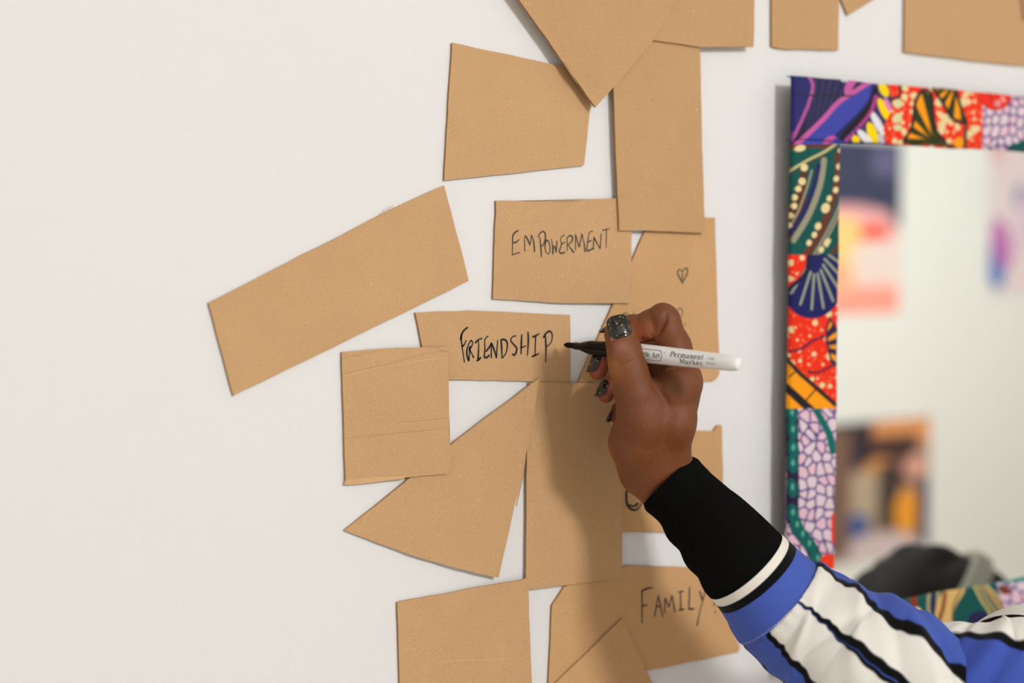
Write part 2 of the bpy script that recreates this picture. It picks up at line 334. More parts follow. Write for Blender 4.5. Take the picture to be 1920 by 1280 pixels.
crease('M', [[(450,444),(600,412),(780,394)], [(460,834),(780,803)], [(90,512),(350,449)]], .0004, M_cl)
crease('P', [[(820,1240),(900,1236),(985,1234)]], .0004, M_cl, .0001, lambda p: p)
crease('J', [[(1040,377),(1075,377),(1092,374)]], .0008, M_cr, .0001, lambda p: p)
for ln in ([(1055,118),(1066,136),(1080,158)], [(1060,122),(1072,138)]): crease('B', [ln], .0006, M_cr, .0001, lambda p: (p[0]+2, p[1]-2))
rt, yf = CL['I']
fz = []
for k in range(9):
    x = 712+k*3; y = 403-k*1.6; fz.append([(x, y+2), (x+random.uniform(-3, 3), y-random.uniform(3, 7))])
ribbon('torn_fibres', fz, .0003, yf, rt, M_board[0], lambda p: p)
ribbon('torn_flap', [[(985, 850), (978, 900), (968, 948)]], .0012, -.0045, CL['N'][0], M_board[3], lambda p: p)
tilt('M', [(645, 660, .2), (645, 905, .2), (842, 780, 2.3)]); tilt('N', [(646, 994, .1), (1013, 708, 2.1), (940, 1060, 1.9)])
tilt('P', [(745, 1130, .1), (745, 1300, 0.), (990, 1100, 2.0)]); tilt('J', [(930, 376, .0), (925, 560, .0), (1180, 470, 1.1)]); tilt('O', [(990, 720, .7), (990, 1100, .7), (1167, 900, 1.1)])
apply_tilt()
pr = []
for x0, y0 in ((352, 318), (362, 330), (545, 142), (432, 1134)):
    pr.append([(x0, y0), (x0+random.uniform(-4, 8), y0+random.uniform(-3, 10))])
sc = ribbon('wall_scuff', pr, .0006, -.00015, CL['I'][0], None, lambda p: p); bpy.data.objects.remove(sc)

# ------------------------------------------------------------------ mirror in a wax print frame
YM = -.0185
def vor(x, y, cell, seed, jit=.8):
    gx = np.floor(x/cell).astype(int); gy = np.floor(y/cell).astype(int); d1 = np.full(x.shape, 1e9); d2 = d1.copy(); idn = np.zeros(x.shape)
    for a in (-1, 0, 1):
        for b_ in (-1, 0, 1):
            cx = gx+a; cy = gy+b_
            h = np.sin(cx*127.1+cy*311.7+seed*13.7)*43758.5453; h1 = h-np.floor(h); h = np.sin(cx*269.5+cy*183.3+seed*7.1)*28001.83; h2 = h-np.floor(h)
            d = np.hypot(x-(cx+.5+(h1-.5)*jit)*cell, y-(cy+.5+(h2-.5)*jit)*cell)
            n = d < d1; d2 = np.where(n, d1, np.minimum(d2, d)); idn = np.where(n, h1, idn); d1 = np.where(n, d, d1)
    return d1, d2, idn
def sdl(x, y, pts):                                   # distance to a polyline and position along it
    best = np.full(x.shape, 1e9)
    for (ax, ay), (bx, by) in zip(pts[:-1], pts[1:]):
        dx, dy = bx-ax, by-ay; t = np.clip(((x-ax)*dx+(y-ay)*dy)/(dx*dx+dy*dy), 0, 1); best = np.minimum(best, np.hypot(x-ax-t*dx, y-ay-t*dy))
    return best
def cv(pts, n=24): return [tuple(p) for p in catmull(pts, n)]
def inpoly(x, y, P):
    r = np.zeros(x.shape, bool); n = len(P)
    for k in range(n):
        (x1, y1), (x2, y2) = P[k], P[(k+1) % n]
        if y1 != y2: r ^= ((y1 > y) != (y2 > y)) & (x < (x2-x1)*(y-y1)/(y2-y1)+x1)
    return r
def paint(C, m, c, soft=None):
    c = np.asarray(c)
    if soft is None: C[m] = c
    else:
        s = np.clip(soft, 0, 1)[:, None]; C[:] = np.where(m[:, None], C*(1-s)+c*s, C)
def line(C, x, y, pts, w_, c, m=None):
    d = sdl(x, y, pts); a = np.clip((w_/2-d)+.5, 0, 1); mm = np.ones(x.shape, bool) if m is None else m; paint(C, mm, c, a)
def ell(C, x, y, cx, cy, rx, ry, ang, c, m=None):
    ca, sa = math.cos(ang), math.sin(ang); u = (x-cx)*ca+(y-cy)*sa; v_ = -(x-cx)*sa+(y-cy)*ca; d = np.hypot(u/rx, v_/ry)
    paint(C, np.ones(x.shape, bool) if m is None else m, c, (1-d)*min(rx, ry)+.5)
NAVY, BLK, PINK, BLUE = LN(42, 40, 84), LN(26, 22, 30), LN(196, 92, 160), LN(66, 74, 172)
YEL, RED, CREAM, ORG, TEAL, BRN = LN(250, 214, 0), LN(236, 44, 10), LN(232, 214, 158), LN(250, 158, 6), LN(0, 80, 76), LN(100, 50, 34)
PURP, LILAC, BEIGE, WHT = LN(88, 66, 130), LN(226, 206, 216), LN(150, 148, 124), LN(226, 226, 232)
def pebble(C, x, y, m, cell=17, seed=1):
    X = x+3*np.sin(y/19.); Y = y*.82+2*np.sin(x/11.); d1, d2, i = vor(X, Y, cell, seed, .7); e = np.clip((d2-d1-1.2)/3.2, 0, 1)
    base = PURP*(1-e[:, None])+(LILAC*(1-.25*(i > .7)[:, None]*np.array([0, .6, .3])))*e[:, None]
    core = np.clip(1-d1/6., 0, 1)[:, None]*(i > .45)[:, None]; base = base*(1-core*.5)+LN(240, 190, 180)*core*.5; C[m] = base[m]
def redspot(C, x, y, m, cell=15, seed=3):
    C[m] = RED; d1, d2, i = vor(x, y, cell, seed, .75); r = 2.2+5.5*i*i; a = np.clip(r-d1+.6, 0, 1); paint(C, m, CREAM, a)
    d1, d2, i = vor(x+5, y+3, cell*.6, seed+4, .8); a = np.clip(1.6+1.5*i-d1, 0, .55); paint(C, m, LN(250, 150, 100), a)
def fan(C, x, y, P, ap, n, c1, c2, wd=.5):
    m = inpoly(x, y, P); C[m] = c2; th = np.arctan2(y-ap[1], x-ap[0]); r = np.hypot(x-ap[0], y-ap[1])
    k = (np.cos(th*n)*.5+.5); a = np.clip((k-wd)*6, 0, 1)*np.clip((r-10)/25, 0, 1); d = sdl(x, y, P+[P[0]]); a = a*np.clip((d-3)/2, 0, 1); paint(C, m, c1, a)
def wax(x, y):
    C = np.zeros((len(x), 3)); ones = np.ones(x.shape, bool); C[:] = PURP
    pebble(C, x, y, ones, 18, 5)
    # ---- top rail
    top = (y < 300)
    m = top & (x > 1640+.0*y) & (x < 1842); redspot(C, x, y, m, 17, 3)
    for cy_, r in ((194, 9), (221, 9), (239, 6)): ell(C, x, y, 1683, cy_, 8, r, 0, LN(214, 214, 160))
    for px_, py_, r in ((1698, 165, 5), (1697, 184, 4), (1665+30, 247, 5), (1688, 270, 5), (1760, 192, 6), (1764, 216, 5), (1772, 222, 6), (1805, 192, 6), (1826, 243, 6), (1809, 180, 4), (1795, 238, 5)):
        ell(C, x, y, px_, py_, r, r*1.4, -.3, CREAM)
    line(C, x, y, cv([(1660, 160), (1668, 182), (1686, 181), (1688, 155)]), 5, BLK, m)
    fan(C, x, y, cv([(1729, 168), (1716, 190), (1710, 235), (1693, 268), (1750, 273), (1796, 278), (1768, 262), (1752, 235), (1748, 178)], 30), (1752, 266), 13, ORG, LN(44, 52, 20), .52)
    line(C, x, y, cv([(1729, 168), (1716, 190), (1710, 235), (1694, 268)]), 4.5, BLK, m)
    line(C, x, y, cv([(1730, 168), (1746, 175), (1750, 215), (1756, 245), (1772, 264)]), 5, BLK, m)
    fan(C, x, y, [(1746, 162), (1790, 165), (1798, 185), (1812, 232), (1785, 224), (1768, 195)], (1795, 150), 16, ORG, LN(40, 50, 24), .5)
    line(C, x, y, cv([(1748, 165), (1768, 195), (1786, 224), (1812, 232)]), 4, BLK, m); line(C, x, y, cv([(1792, 165), (1799, 190), (1813, 232)]), 4.5, BLK, m)
    ell(C, x, y, 1799, 268, 10, 11, 0, ORG, m); line(C, x, y, [(1811, 232), (1809, 282)], 6, LN(40, 44, 40), m)
    for a in np.linspace(-.5, .5, 6): line(C, x, y, [(1752, 262), (1695+10*a, 262+a*6)], .8, LN(44, 52, 20), m & (y > 255))
    # purple pebbles to the right with a red half disc
    m = top & (x >= 1842); pebble(C, x, y, m, 15, 9)
    dd = np.hypot(x-1866, y-176); paint(C, top & (dd < 31), RED*.7); paint(C, top & (dd < 28), LN(232, 40, 22)); ell(C, x, y, 1870, 194, 6, 7, .3, LN(236, 150, 150)); ell(C, x, y, 1881, 186, 3, 7, -.5, LN(240, 170, 160))
    for x0 in (1852, 1868): line(C, x, y, [(x0, 170), (1868, 208)], 1.2, LN(120, 20, 30), top)
    m = top & (y > 272-(x-1895)*.35) & (x > 1890) & (x < 1975); C[m] = TEAL
    # corner patch
    m = top & (x < 1645-(y-150)*.06) & (x > 0) & (y < 269+.0*x) & ((x < 1640) | (y < 300))
    corner = top & inpoly(x, y, [(1400, 100), (1643, 100), (1646, 170), (1640, 195), (1625, 222), (1608, 240), (1588, 270), (1400, 272)])
    C[corner] = LN(38, 34, 66); th = np.arctan2(y-300, x-1520); st = np.clip(np.sin(th*70)*.5+.5, 0, 1); paint(C, corner & (x > 1512), LN(60, 58, 116), st*.6)
    l2 = cv([(1515, 140), (1524, 160), (1517, 192), (1502, 228), (1486, 262)]); mleft = corner & (x < np.interp(y, [140, 160, 192, 228, 262], [1515, 1524, 1517, 1502, 1486]))
    C[mleft] = LN(44, 46, 120); paint(C, mleft, LN(28, 26, 70), np.clip(np.sin((y+x*.35)*1.15)*.5+.3, 0, 1))
    rb = cv([(1640, 148), (1602, 172), (1572, 192), (1545, 222), (1512, 254), (1490, 274)]); xr = np.interp(y, [148, 172, 192, 222, 254, 274], [1640, 1602, 1572, 1545, 1512, 1490])
    mb = corner & (x > xr) & (y > 140); C[mb] = LN(64, 72, 168); paint(C, mb, LN(50, 54, 150), np.clip(np.sin(x*.9-y*.4)*.4+.2, 0, 1))
    arc = cv([(1650, 140), (1643, 178), (1634, 205), (1613, 232), (1590, 262), (1580, 275)])
    arc2 = cv([(1638, 150), (1632, 185), (1612, 212), (1585, 238), (1560, 262)])
    line(C, x, y, arc2, 6, LN(34, 34, 96), corner); line(C, x, y, cv([(1646, 165), (1632, 200), (1605, 230), (1578, 258)]), 12, BLK, corner)
    line(C, x, y, rb, 9, PINK, corner); line(C, x, y, l2, 6.5, LN(170, 84, 150), corner); line(C, x, y, cv([(1600, 150), (1592, 162), (1590, 172)]), 14, PINK, corner)
    ell(C, x, y, 1584, 146, 9, 8, 0, LN(210, 210, 220), corner); ell(C, x, y, 1579, 146, 3, 4, 0, YEL, corner); ell(C, x, y, 1555, 262, 13, 6, -.5, LN(190, 84, 160), corner)
    line(C, x, y, [(1488, 178), (1648, 181)], 3, LN(36, 40, 44), corner & (x < 1600))
    strip = top & ~corner & (x < 1672-(y-150)*.10+6*np.sin(y/14.)); C[strip] = LN(60, 44, 96)
    for ex, ey, rx, ry, an, cc in ((1657, 167, 8, 16, -.45, YEL), (1658, 206, 8, 24, -.45, YEL), (1636, 250, 9, 22, -.35, YEL), (1605, 262, 7, 9, -.6, YEL), (1646, 232, 7, 26, -.5, WHT), (1622, 258, 7, 20, -.75, WHT), (1665, 197, 5, 15, -.45, LN(226, 130, 180)), (1652, 262, 6, 12, -.3, LN(200, 190, 200))):
        ell(C, x, y, ex, ey, rx, ry, an, cc, strip)
    for t in np.linspace(0, 1, 14):
        p = catmull([(1642, 182), (1634, 207), (1616, 232), (1588, 262)], 40)[int(t*39)]; ell(C, x, y, p[0], p[1], 3.6, 4.2, 0, LN(176, 60, 130), top)
    # ---- left rail: teal and brown curves
    L = (x < 1640) & (y >= 268) & (y < 478) & ~corner; C[L] = TEAL; s = (x-1480)+(y-268)*.45
    line(C, x, y, cv([(1470, 272), (1500, 266), (1560, 268)]), 22, BRN, L); ell(C, x, y, 1500, 278, 11, 6, -.2, CREAM, L)
    line(C, x, y, cv([(1478, 322), (1515, 300), (1545, 285), (1570, 268)]), 5, LN(196, 186, 130), L); line(C, x, y, cv([(1478, 328), (1520, 306), (1550, 290)]), 2, BRN*.6, L)
    line(C, x, y, cv([(1520, 330), (1505, 380), (1480, 430)]), 40, BRN*.75, L & (x < 1512))
    line(C, x, y, cv([(1545, 300), (1538, 345), (1518, 400), (1488, 450)]), 11, BEIGE, L); line(C, x, y, cv([(1535, 310), (1526, 350), (1506, 400), (1480, 440)]), 9, LN(30, 34, 88), L)
    line(C, x, y, cv([(1522, 320), (1512, 355), (1495, 400), (1476, 430)]), 4, BEIGE, L)
    for ex, ey, r in ((1508, 314, 7), (1504, 340, 7), (1497, 354, 6), (1490, 370, 6), (1489, 386, 6), (1482, 404, 6), (1480, 422, 5)): ell(C, x, y, ex, ey, r, r, 0, CREAM, L)
    line(C, x, y, cv([(1572, 290), (1570, 340), (1553, 400), (1530, 450), (1505, 485)]), 13, BRN, L)
    line(C, x, y, cv([(1582, 330), (1578, 380), (1556, 430), (1528, 480)]), 10, BEIGE, L); line(C, x, y, cv([(1582, 330), (1578, 380), (1556, 430), (1528, 480)]), 2, BRN*.7, L)
    for ex, ey, r in ((1575, 282, 4), (1573, 312, 5), (1568, 335, 5), (1567, 356, 5), (1555, 372, 5), (1548, 390, 8), (1534, 424, 6), (1527, 440, 5), (1517, 455, 5), (1552, 455, 7), (1540, 468, 5)): ell(C, x, y, ex, ey, r, r*1.2, .3, CREAM, L)
    line(C, x, y, cv([(1580, 405), (1570, 440), (1548, 480)]), 11, TEAL, L); line(C, x, y, cv([(1585, 430), (1575, 455), (1556, 480)]), 7, BRN, L)
    # ---- navy shell
    S_ = (x < 1640) & (y >= 478) & (y < 706); redspot(C, x, y, S_, 24, 6)
    shell = S_ & (np.hypot((x-1522)/66., (y-505)/92.) < 1) & ~inpoly(x, y, [(1440, 470), (1514, 470), (1510, 500), (1498, 520), (1470, 545)]); C[shell] = LN(22, 26, 92)
    for ang in np.radians([4, 20, 36, 54, 74, 96, 118, 140]):
        a0 = (1530+math.cos(ang+.1)*18, 470+math.sin(ang)*45); a1 = (1528+math.cos(ang)*58, 495+math.sin(ang)*85); line(C, x, y, [a0, a1], 4.6, LN(150, 158, 136), shell)
    line(C, x, y, cv([(1520, 475), (1514, 505), (1500, 524), (1475, 545)]), 7, LN(34, 22, 50), S_)
    line(C, x, y, cv([(1480, 658), (1500, 655), (1522, 640), (1545, 630)]), 4, LN(26, 26, 70), S_)
    line(C, x, y, cv([(1515, 697), (1535, 698), (1555, 688), (1568, 684)]), 4, LN(34, 26, 60), S_)
    fan(C, x, y, [(1556, 592), (1572, 620), (1572, 685), (1558, 682), (1548, 640), (1548, 615)], (1530, 650), 12, ORG, LN(44, 28, 60), .5)
    # ---- orange with black lines
    O_ = (x < 1640) & (y >= 600) & (y < 768) & inpoly(x, y, [(1440, 640), (1478, 672), (1567, 758), (1567, 775), (1440, 775)]); C[O_] = ORG
    m = (x < 1640) & (y >= 706) & (y < 766) & ~O_; redspot(C, x, y, m, 17, 8)
    P_ = (x < 1640) & (y > 600) & (y < 768)
    line(C, x, y, [(1474, 672), (1500, 700), (1566, 758)], 8, BLK, P_); line(C, x, y, [(1474, 726), (1520, 768)], 15, BLK, P_); line(C, x, y, [(1508, 754), (1532, 727)], 3, BLK, O_); line(C, x, y, [(1480, 706), (1494, 694)], 3, BLK, O_)
    # ---- purple pebbles with teal chain
    Q = (x < 1640) & (y >= 766); pebble(C, x, y, Q, 17, 2)
    ch = cv([(1484, 765), (1486, 880), (1486, 960), (1494, 990), (1520, 1025), (1535, 1060)], 60); line(C, x, y, ch, 24, LN(36, 22, 60), Q)
    cc = catmull([(1484, 775), (1487, 830), (1486, 880), (1486, 960), (1500, 995), (1520, 1025), (1545, 1070)], 90)
    for k in range(0, 90, 9): ell(C, x, y, cc[k][0], cc[k][1], 11, 18, -.2 if k < 60 else -.8, LN(0, 96, 92), Q); ell(C, x, y, cc[k][0]+1, cc[k][1]-2, 3, 6, 0, LN(90, 170, 150), Q)
    line(C, x, y, cv([(1530, 768), (1545, 795), (1555, 815), (1562, 845)]), 13, LN(0, 104, 98), Q); line(C, x, y, [(1566, 968), (1566, 1012)], 14, RED, Q); ell(C, x, y, 1556, 1052, 18, 14, 0, LN(240, 60, 20), Q)
    # ---- bottom rail
    B_ = (y > 1060) & (x >= 1600); C[B_] = TEAL
    line(C, x, y, [(1712, 1100), (1714, 1170)], 14, LN(130, 52, 30), B_); ell(C, x, y, 1720, 1152, 9, 14, 0, CREAM, B_)
    for dx, w_, c in ((0, 6, LN(170, 160, 110)), (9, 9, LN(30, 32, 80)), (17, 5, LN(180, 168, 120))): line(C, x, y, cv([(1742+dx, 1110), (1741+dx, 1145), (1750+dx, 1190)]), w_, c, B_)
    line(C, x, y, cv([(1792, 1104), (1772, 1140), (1768, 1195)]), 34, LN(216, 178, 110), B_); line(C, x, y, cv([(1772, 1112), (1768, 1140), (1760, 1165)]), 8, LN(140, 80, 40), B_)
    line(C, x, y, cv([(1802, 1105), (1788, 1135), (1786, 1170)]), 3, LN(110, 70, 30), B_)
    ell(C, x, y, 1840, 1168, 26, 22, .4, LN(28, 28, 74), B_)
    for k, (dx, c) in enumerate(((0, LN(200, 190, 120)), (6, LN(60, 70, 60)), (11, LN(190, 170, 110)), (24, LN(206, 176, 110)), (30, LN(150, 90, 50)), (36, LN(200, 190, 130)))):
        line(C, x, y, cv([(1826+dx*.7, 1098), (1840+dx, 1125), (1856+dx, 1150), (1864+dx*1.1, 1190)]), 4.2, c, B_)
    m = B_ & (x > 1862+(y-1080)*.35); pebble(C, x, y, m, 22, 4); m = B_ & (y < 1094-(x-1850)*.05) & (x > 1846) & (x < 2010); C[m] = LN(20, 120, 118)
    d1, d2, i = vor(x, y, 11, 3); paint(C, m, LN(110, 180, 180), np.clip(2.4-d1, 0, 1)); ell(C, x, y, 1884, 1106, 12, 8, .3, LN(120, 56, 34), B_)
    return C
mir = empty('wall_mirror', (.45, YM, ZO), 'rectangular wall mirror in a frame wrapped in colourful wax print fabric', 'mirror')
FO = [WP(1488, 141, YM), WP(1577, 267, YM), WP(1567, 1065, YM), WP(1700, 1126, YM)]
xL = (WP(1488, 141, YM)[0]+WP(1476, 960, YM)[0])/2; xi = (WP(1577, 267, YM)[0]+WP(1568, 1040, YM)[0])/2
zT = WP(1488, 141, YM)[2]; zi = WP(1577, 267, YM)[2]; zb = (WP(1700, 1124, YM)[2]+WP(1890, 1084, YM)[2])/2
wd = zT-zi; xL += .001; zB = zb-wd*.9; xr_in = xi+.34; xR = xr_in+wd
print('mirror', xL, xi, zT, zi, zb, wd)
def rail(name, x0, x1, z0, z1, axis, out_lo=True):
    # pillowy padded strip: grid over the face with rolled edges
    st = .00055 if (name != 'frame_rail_far') else .002
    L_ = (x1-x0) if axis == 'x' else (z1-z0); Wd = (z1-z0) if axis == 'x' else (x1-x0)
    nl = int(L_/st)+2; nw = int(Wd/st)+2; edge = np.array([(.0004, .0042), (-.0001, .0030), (.0002, .0014), (.0011, .0004)])
    t = np.linspace(.0022, Wd-.0022, nw); prof = [(e[0], e[1]) for e in edge]+[(a, 0-.0006*math.sin(math.pi*a/Wd)) for a in t]+[(Wd-e[0], e[1]) for e in edge[::-1]]
    prof = np.array(prof); l = np.linspace(0, L_, nl); wob = (.0004*np.sin(l*55)+.0003*np.sin(l*131+1))*(np.clip(l/.02, 0, 1) if axis == 'x' else np.clip((L_-l)/.02, 0, 1))
    A_, B2 = np.meshgrid(l, prof[:, 0], indexing='ij'); Dp = np.tile(prof[:, 1], (nl, 1)); B2 = B2+wob[:, None]*(B2/Wd-.5)*1.4
    Dp[0] += .0035*(axis == 'x'); Dp[-1] += .0035*(axis == 'x')
    if axis == 'x': X = x0+A_; Z_ = z0+B2
    else: X = x0+B2; Z_ = z0+A_
    Y = YM+Dp; V = np.stack([X, Y, Z_], -1).reshape(-1, 3); d = V-CAM; zz = d@FW; px = 960+FPX*(d@RT)/zz; py = 640-FPX*(d@UP)/zz
    F = grid_faces(nl, len(prof)); F = F[:, ::-1] if axis == 'x' else F
    return keep(mesh(name, V, F, None, M_wax, True, wax(px, py)), mir)
rail('frame_rail', xL, xR, zi, zT, 'x'); rail('frame_rail', xL, xR, zB, zb, 'x')
rail('frame_rail', xL, xi, zb, zi, 'z'); rail('frame_rail_far', xr_in, xR, zb, zi, 'z').name = 'frame_rail'
keep(box('mirror_glass', (xi-.005, YM+.0012, zb-.005), (xr_in+.005, YM+.004, zi+.005), None, M_mirror), mir)
keep(box('backing_board', (xL+.004, YM+.0045, zB+.004), (xR-.004, YM+.0075, zT-.004), None, M_backing), mir)
keep(box('hanging_batten', (xL+.05, YM+.0075, zi-.02), (xR-.05, -.0005, zi+.01), None, M_backing), mir)
keep(box('hanging_batten', (xL+.05, YM+.0075, zb-.02), (xR-.05, -.0005, zb+.01), None, M_backing), mir)

# ------------------------------------------------------------------ posters on the wall seen in the mirror
def refl(px, py, yq):
    r = ray(px, py); P = CAM+r*((YM+.0012-CAM[1])/r[1]); r = r*np.array([1, -1, 1]); return P+r*((yq-P[1])/r[1])
def poster(pxa, pya, pxb, pyb, label, pal, shapes):
    yq = YB+.004; A_ = refl(pxa, (pya+pyb)/2, yq); B_ = refl(pxb, (pya+pyb)/2, yq); zt = (refl(pxa, pya, yq)[2]+refl(pxb, pya, yq)[2])/2; zl = (refl(pxa, pyb, yq)[2]+refl(pxb, pyb, yq)[2])/2
    nx, nz = 90, 130; u, v_ = np.meshgrid(np.linspace(0, 1, nx), np.linspace(0, 1, nz), indexing='ij'); u = u.ravel(); v_ = v_.ravel()
    C = np.zeros((len(u), 3)); C[:] = pal
    for kind, a, b2, ra, rb, an, c in shapes:
        ca, sa = math.cos(an), math.sin(an); U = ((u-a)*ca+(v_-b2)*sa)/ra; Vv = (-(u-a)*sa+(v_-b2)*ca)/rb
        d = np.hypot(U, Vv) if kind == 'o' else np.maximum(abs(U), abs(Vv)); s = np.clip((1-d)*6, 0, 1)[:, None]; C = C*(1-s)+np.array(c)*s
    V = np.stack([A_[0]+(B_[0]-A_[0])*u, np.full(u.shape, yq), zt+(zl-zt)*v_], 1); n = len(V); V2 = V.copy(); V2[:, 1] = yq-.003
    F = grid_faces(nx, nz); V = np.vstack([V, V2]); F = np.vstack([F, F[:, ::-1]+n]); m, nt, b = M_post
    return tag(mesh('poster', V, F, None, m, False, np.vstack([C, C])), label, 'poster', 'posters reflected in the mirror')
M_post = vc_mat('poster_print', .5, .4)
DB = LN(52, 56, 84)
poster(1535, 262, 1688, 588, 'poster reflected in the mirror, dark blue above pink and yellow', LN(240, 214, 205), [
 ('r', .5, .19, .6, .24, 0, DB), ('o', .8, .12, .2, .1, 0, LN(96, 92, 128)), ('o', .35, .5, .7, .14, 0, LN(236, 170, 170)), ('o', .3, .62, .32, .2, 0, LN(248, 206, 130)), ('o', .68, .54, .2, .07, 0, LN(240, 90, 70)),
 ('o', .75, .68, .4, .12, 0, LN(236, 214, 205)), ('r', .4, .93, .7, .10, 0, LN(252, 160, 140)), ('o', .15, .8, .3, .12, 0, LN(250, 180, 140)), ('o', .95, .38, .2, .1, .6, DB)])
poster(1857, 272, 2010, 552, 'poster reflected in the mirror at the right, pale pink with blue and purple curve', LN(226, 208, 208), [
 ('o', .06, .80, .12, .18, -.5, LN(70, 120, 190)), ('o', .14, .66, .12, .2, -.5, LN(190, 110, 176)), ('o', .05, .05, .1, .1, 0, LN(226, 170, 176)), ('o', .36, .35, .1, .1, 0, LN(150, 150, 180)), ('o', .5, .5, .2, .25, .4, LN(220, 190, 210))])
poster(1500, 790, 1742, 1052, 'poster reflected in the mirror above the hair, crowded dark and orange figures', LN(170, 140, 118), [
 ('r', .45, .12, .25, .24, 0, LN(46, 36, 50)), ('r', .8, .1, .28, .1, 0, LN(226, 150, 90)), ('r', .72, .3, .2, .2, 0, LN(70, 44, 40)), ('o', .6, .36, .14, .1, 0, LN(214, 146, 84)), ('o', .5, .55, .22, .2, 0, LN(180, 160, 134)),
 ('r', .68, .55, .1, .26, 0, LN(66, 52, 48)), ('o', .83, .68, .12, .18, 0, LN(240, 158, 40)), ('r', .96, .72, .06, .3, 0, LN(52, 56, 84)), ('o', .42, .74, .12, .1, 0, LN(60, 90, 150)), ('o', .6, .97, .4, .17, 0, LN(210, 190, 190)), ('o', .88, .36, .1, .1, 0, LN(222, 160, 140)), ('r', .1, .5, .3, .5, 0, LN(120, 90, 76))])

# ------------------------------------------------------------------ implicit surfaces
class SDF:                                            # grid in camera axes (mm): x right, y down, z away
    def __init__(s, lo, hi, h):
        s.lo = np.array(lo, float); s.h = h; s.n = np.ceil((np.array(hi)-s.lo)/h).astype(int)+1
        s.d = np.full(s.n, 50.0, np.float32); s.ax = [s.lo[k]+h*np.arange(s.n[k], dtype=np.float32) for k in range(3)]
    def sub(s, lo, hi):
        a = np.clip(np.floor((np.array(lo)-s.lo)/s.h).astype(int), 0, s.n-1); b = np.clip(np.ceil((np.array(hi)-s.lo)/s.h).astype(int)+1, 1, s.n)
        sl = tuple(slice(a[k], b[k]) for k in range(3)); g = np.meshgrid(*[s.ax[k][sl[k]] for k in range(3)], indexing='ij', sparse=True); return sl, g
    def dist(s, g, a, b, ra, rb):
        ab = b-a; L = float(ab@ab)+1e-9; t = ((g[0]-a[0])*ab[0]+(g[1]-a[1])*ab[1]+(g[2]-a[2])*ab[2])/L; t = np.clip(t, 0, 1)
        return np.sqrt((g[0]-a[0]-t*ab[0])**2+(g[1]-a[1]-t*ab[1])**2+(g[2]-a[2]-t*ab[2])**2)-(ra+(rb-ra)*t)
    def cone(s, a, b, ra, rb, k=3., buf=None):
        a = np.array(a, float); b = np.array(b, float); R = max(ra, rb)+k+6
        sl, g = s.sub(np.minimum(a, b)-R, np.maximum(a, b)+R); d = s.dist(g, a, b, ra, rb); D = s.d if buf is None else buf; o = D[sl]
        h = np.clip(.5+.5*(o-d)/k, 0, 1); D[sl] = o*(1-h)+d*h-k*h*(1-h)
    def merge(s, buf, k):
        h = np.clip(.5+.5*(s.d-buf)/k, 0, 1); s.d = s.d*(1-h)+buf*h-k*h*(1-h)
    def groove(s, pts, dep, wdt):
        P = np.array(pts, float); R = wdt*3
        sl, g = s.sub(P.min(0)-R, P.max(0)+R); m = None
        for a, b in zip(P[:-1], P[1:]):
            d = s.dist(g, a, b, 0, 0); m = d if m is None else np.minimum(m, d)
        s.d[sl] += dep*np.exp(-(m/wdt)**2)
    def mesh(s):
        D = s.d; h = s.h; n = s.n; ins = D < 0
        c = np.zeros(tuple(n-1), np.int16)
        for i in (0, 1):
            for j in (0, 1):
                for k in (0, 1): c += ins[i:n[0]-1+i, j:n[1]-1+j, k:n[2]-1+k]
        act = np.argwhere((c > 0) & (c < 8)); idx = np.full(tuple(n-1), -1, np.int32); idx[act[:, 0], act[:, 1], act[:, 2]] = np.arange(len(act))
        acc = np.zeros((len(act), 3)); cnt = np.zeros(len(act)); cor = [(i, j, k) for i in (0, 1) for j in (0, 1) for k in (0, 1)]
        for p in cor:
            for ax in range(3):
                if p[ax] == 0:
                    q = list(p); q[ax] = 1; A_ = D[act[:, 0]+p[0], act[:, 1]+p[1], act[:, 2]+p[2]]; B_ = D[act[:, 0]+q[0], act[:, 1]+q[1], act[:, 2]+q[2]]
                    m = (A_ < 0) != (B_ < 0); t = np.where(m, A_/(A_-B_+1e-12), 0); pt = np.tile(np.array(p, float), (len(act), 1)); pt[:, ax] += t
                    acc += pt*m[:, None]; cnt += m
        V = (act+acc/cnt[:, None])*h+s.lo; F = []
        for ax in range(3):
            o1, o2 = [(1, 2), (2, 0), (0, 1)][ax]; s0 = [slice(None)]*3; s1 = [slice(None)]*3; s0[ax] = slice(0, n[ax]-1); s1[ax] = slice(1, n[ax])
            a = ins[tuple(s0)]; b = ins[tuple(s1)]; e = np.argwhere(a != b); e = e[(e[:, o1] > 0) & (e[:, o2] > 0) & (e[:, o1] < n[o1]-1) & (e[:, o2] < n[o2]-1)]
            fl = a[e[:, 0], e[:, 1], e[:, 2]]
            def I(d1, d2):
                q = e.copy(); q[:, o1] -= d1; q[:, o2] -= d2; return idx[q[:, 0], q[:, 1], q[:, 2]]
            Q = np.stack([I(1, 1), I(0, 1), I(0, 0), I(1, 0)], 1); Q[~fl] = Q[~fl][:, ::-1]; F.append(Q)
        return V, np.vstack(F)[:, ::-1]
def c3(px, py, z):
    z = z-7-8*min(1, max(0, (px-1165)/115))+11*min(1, max(0, (py-830)/70)); return np.array([(px-960)/FPX*z, (py-640)/FPX*z, z])
def R_(r, z): return r*z/FPX
def toworld(V): return CAM+(V[:, :1]*RT-V[:, 1:2]*UP+V[:, 2:]*FW)/1000.
G = SDF(c3(1085, 560, 800)-np.array([4, 4, 0]), (150, 185, 895), .7); G.lo[2] = 770; G.__init__(G.lo, (150, 185, 895), .7)
def chain(pts, k, buf):
    for (a, b) in zip(pts[:-1], pts[1:]): G.cone(c3(*a[:3]), c3(*b[:3]), R_(a[3], a[2]), R_(b[3], b[2]), k, buf)
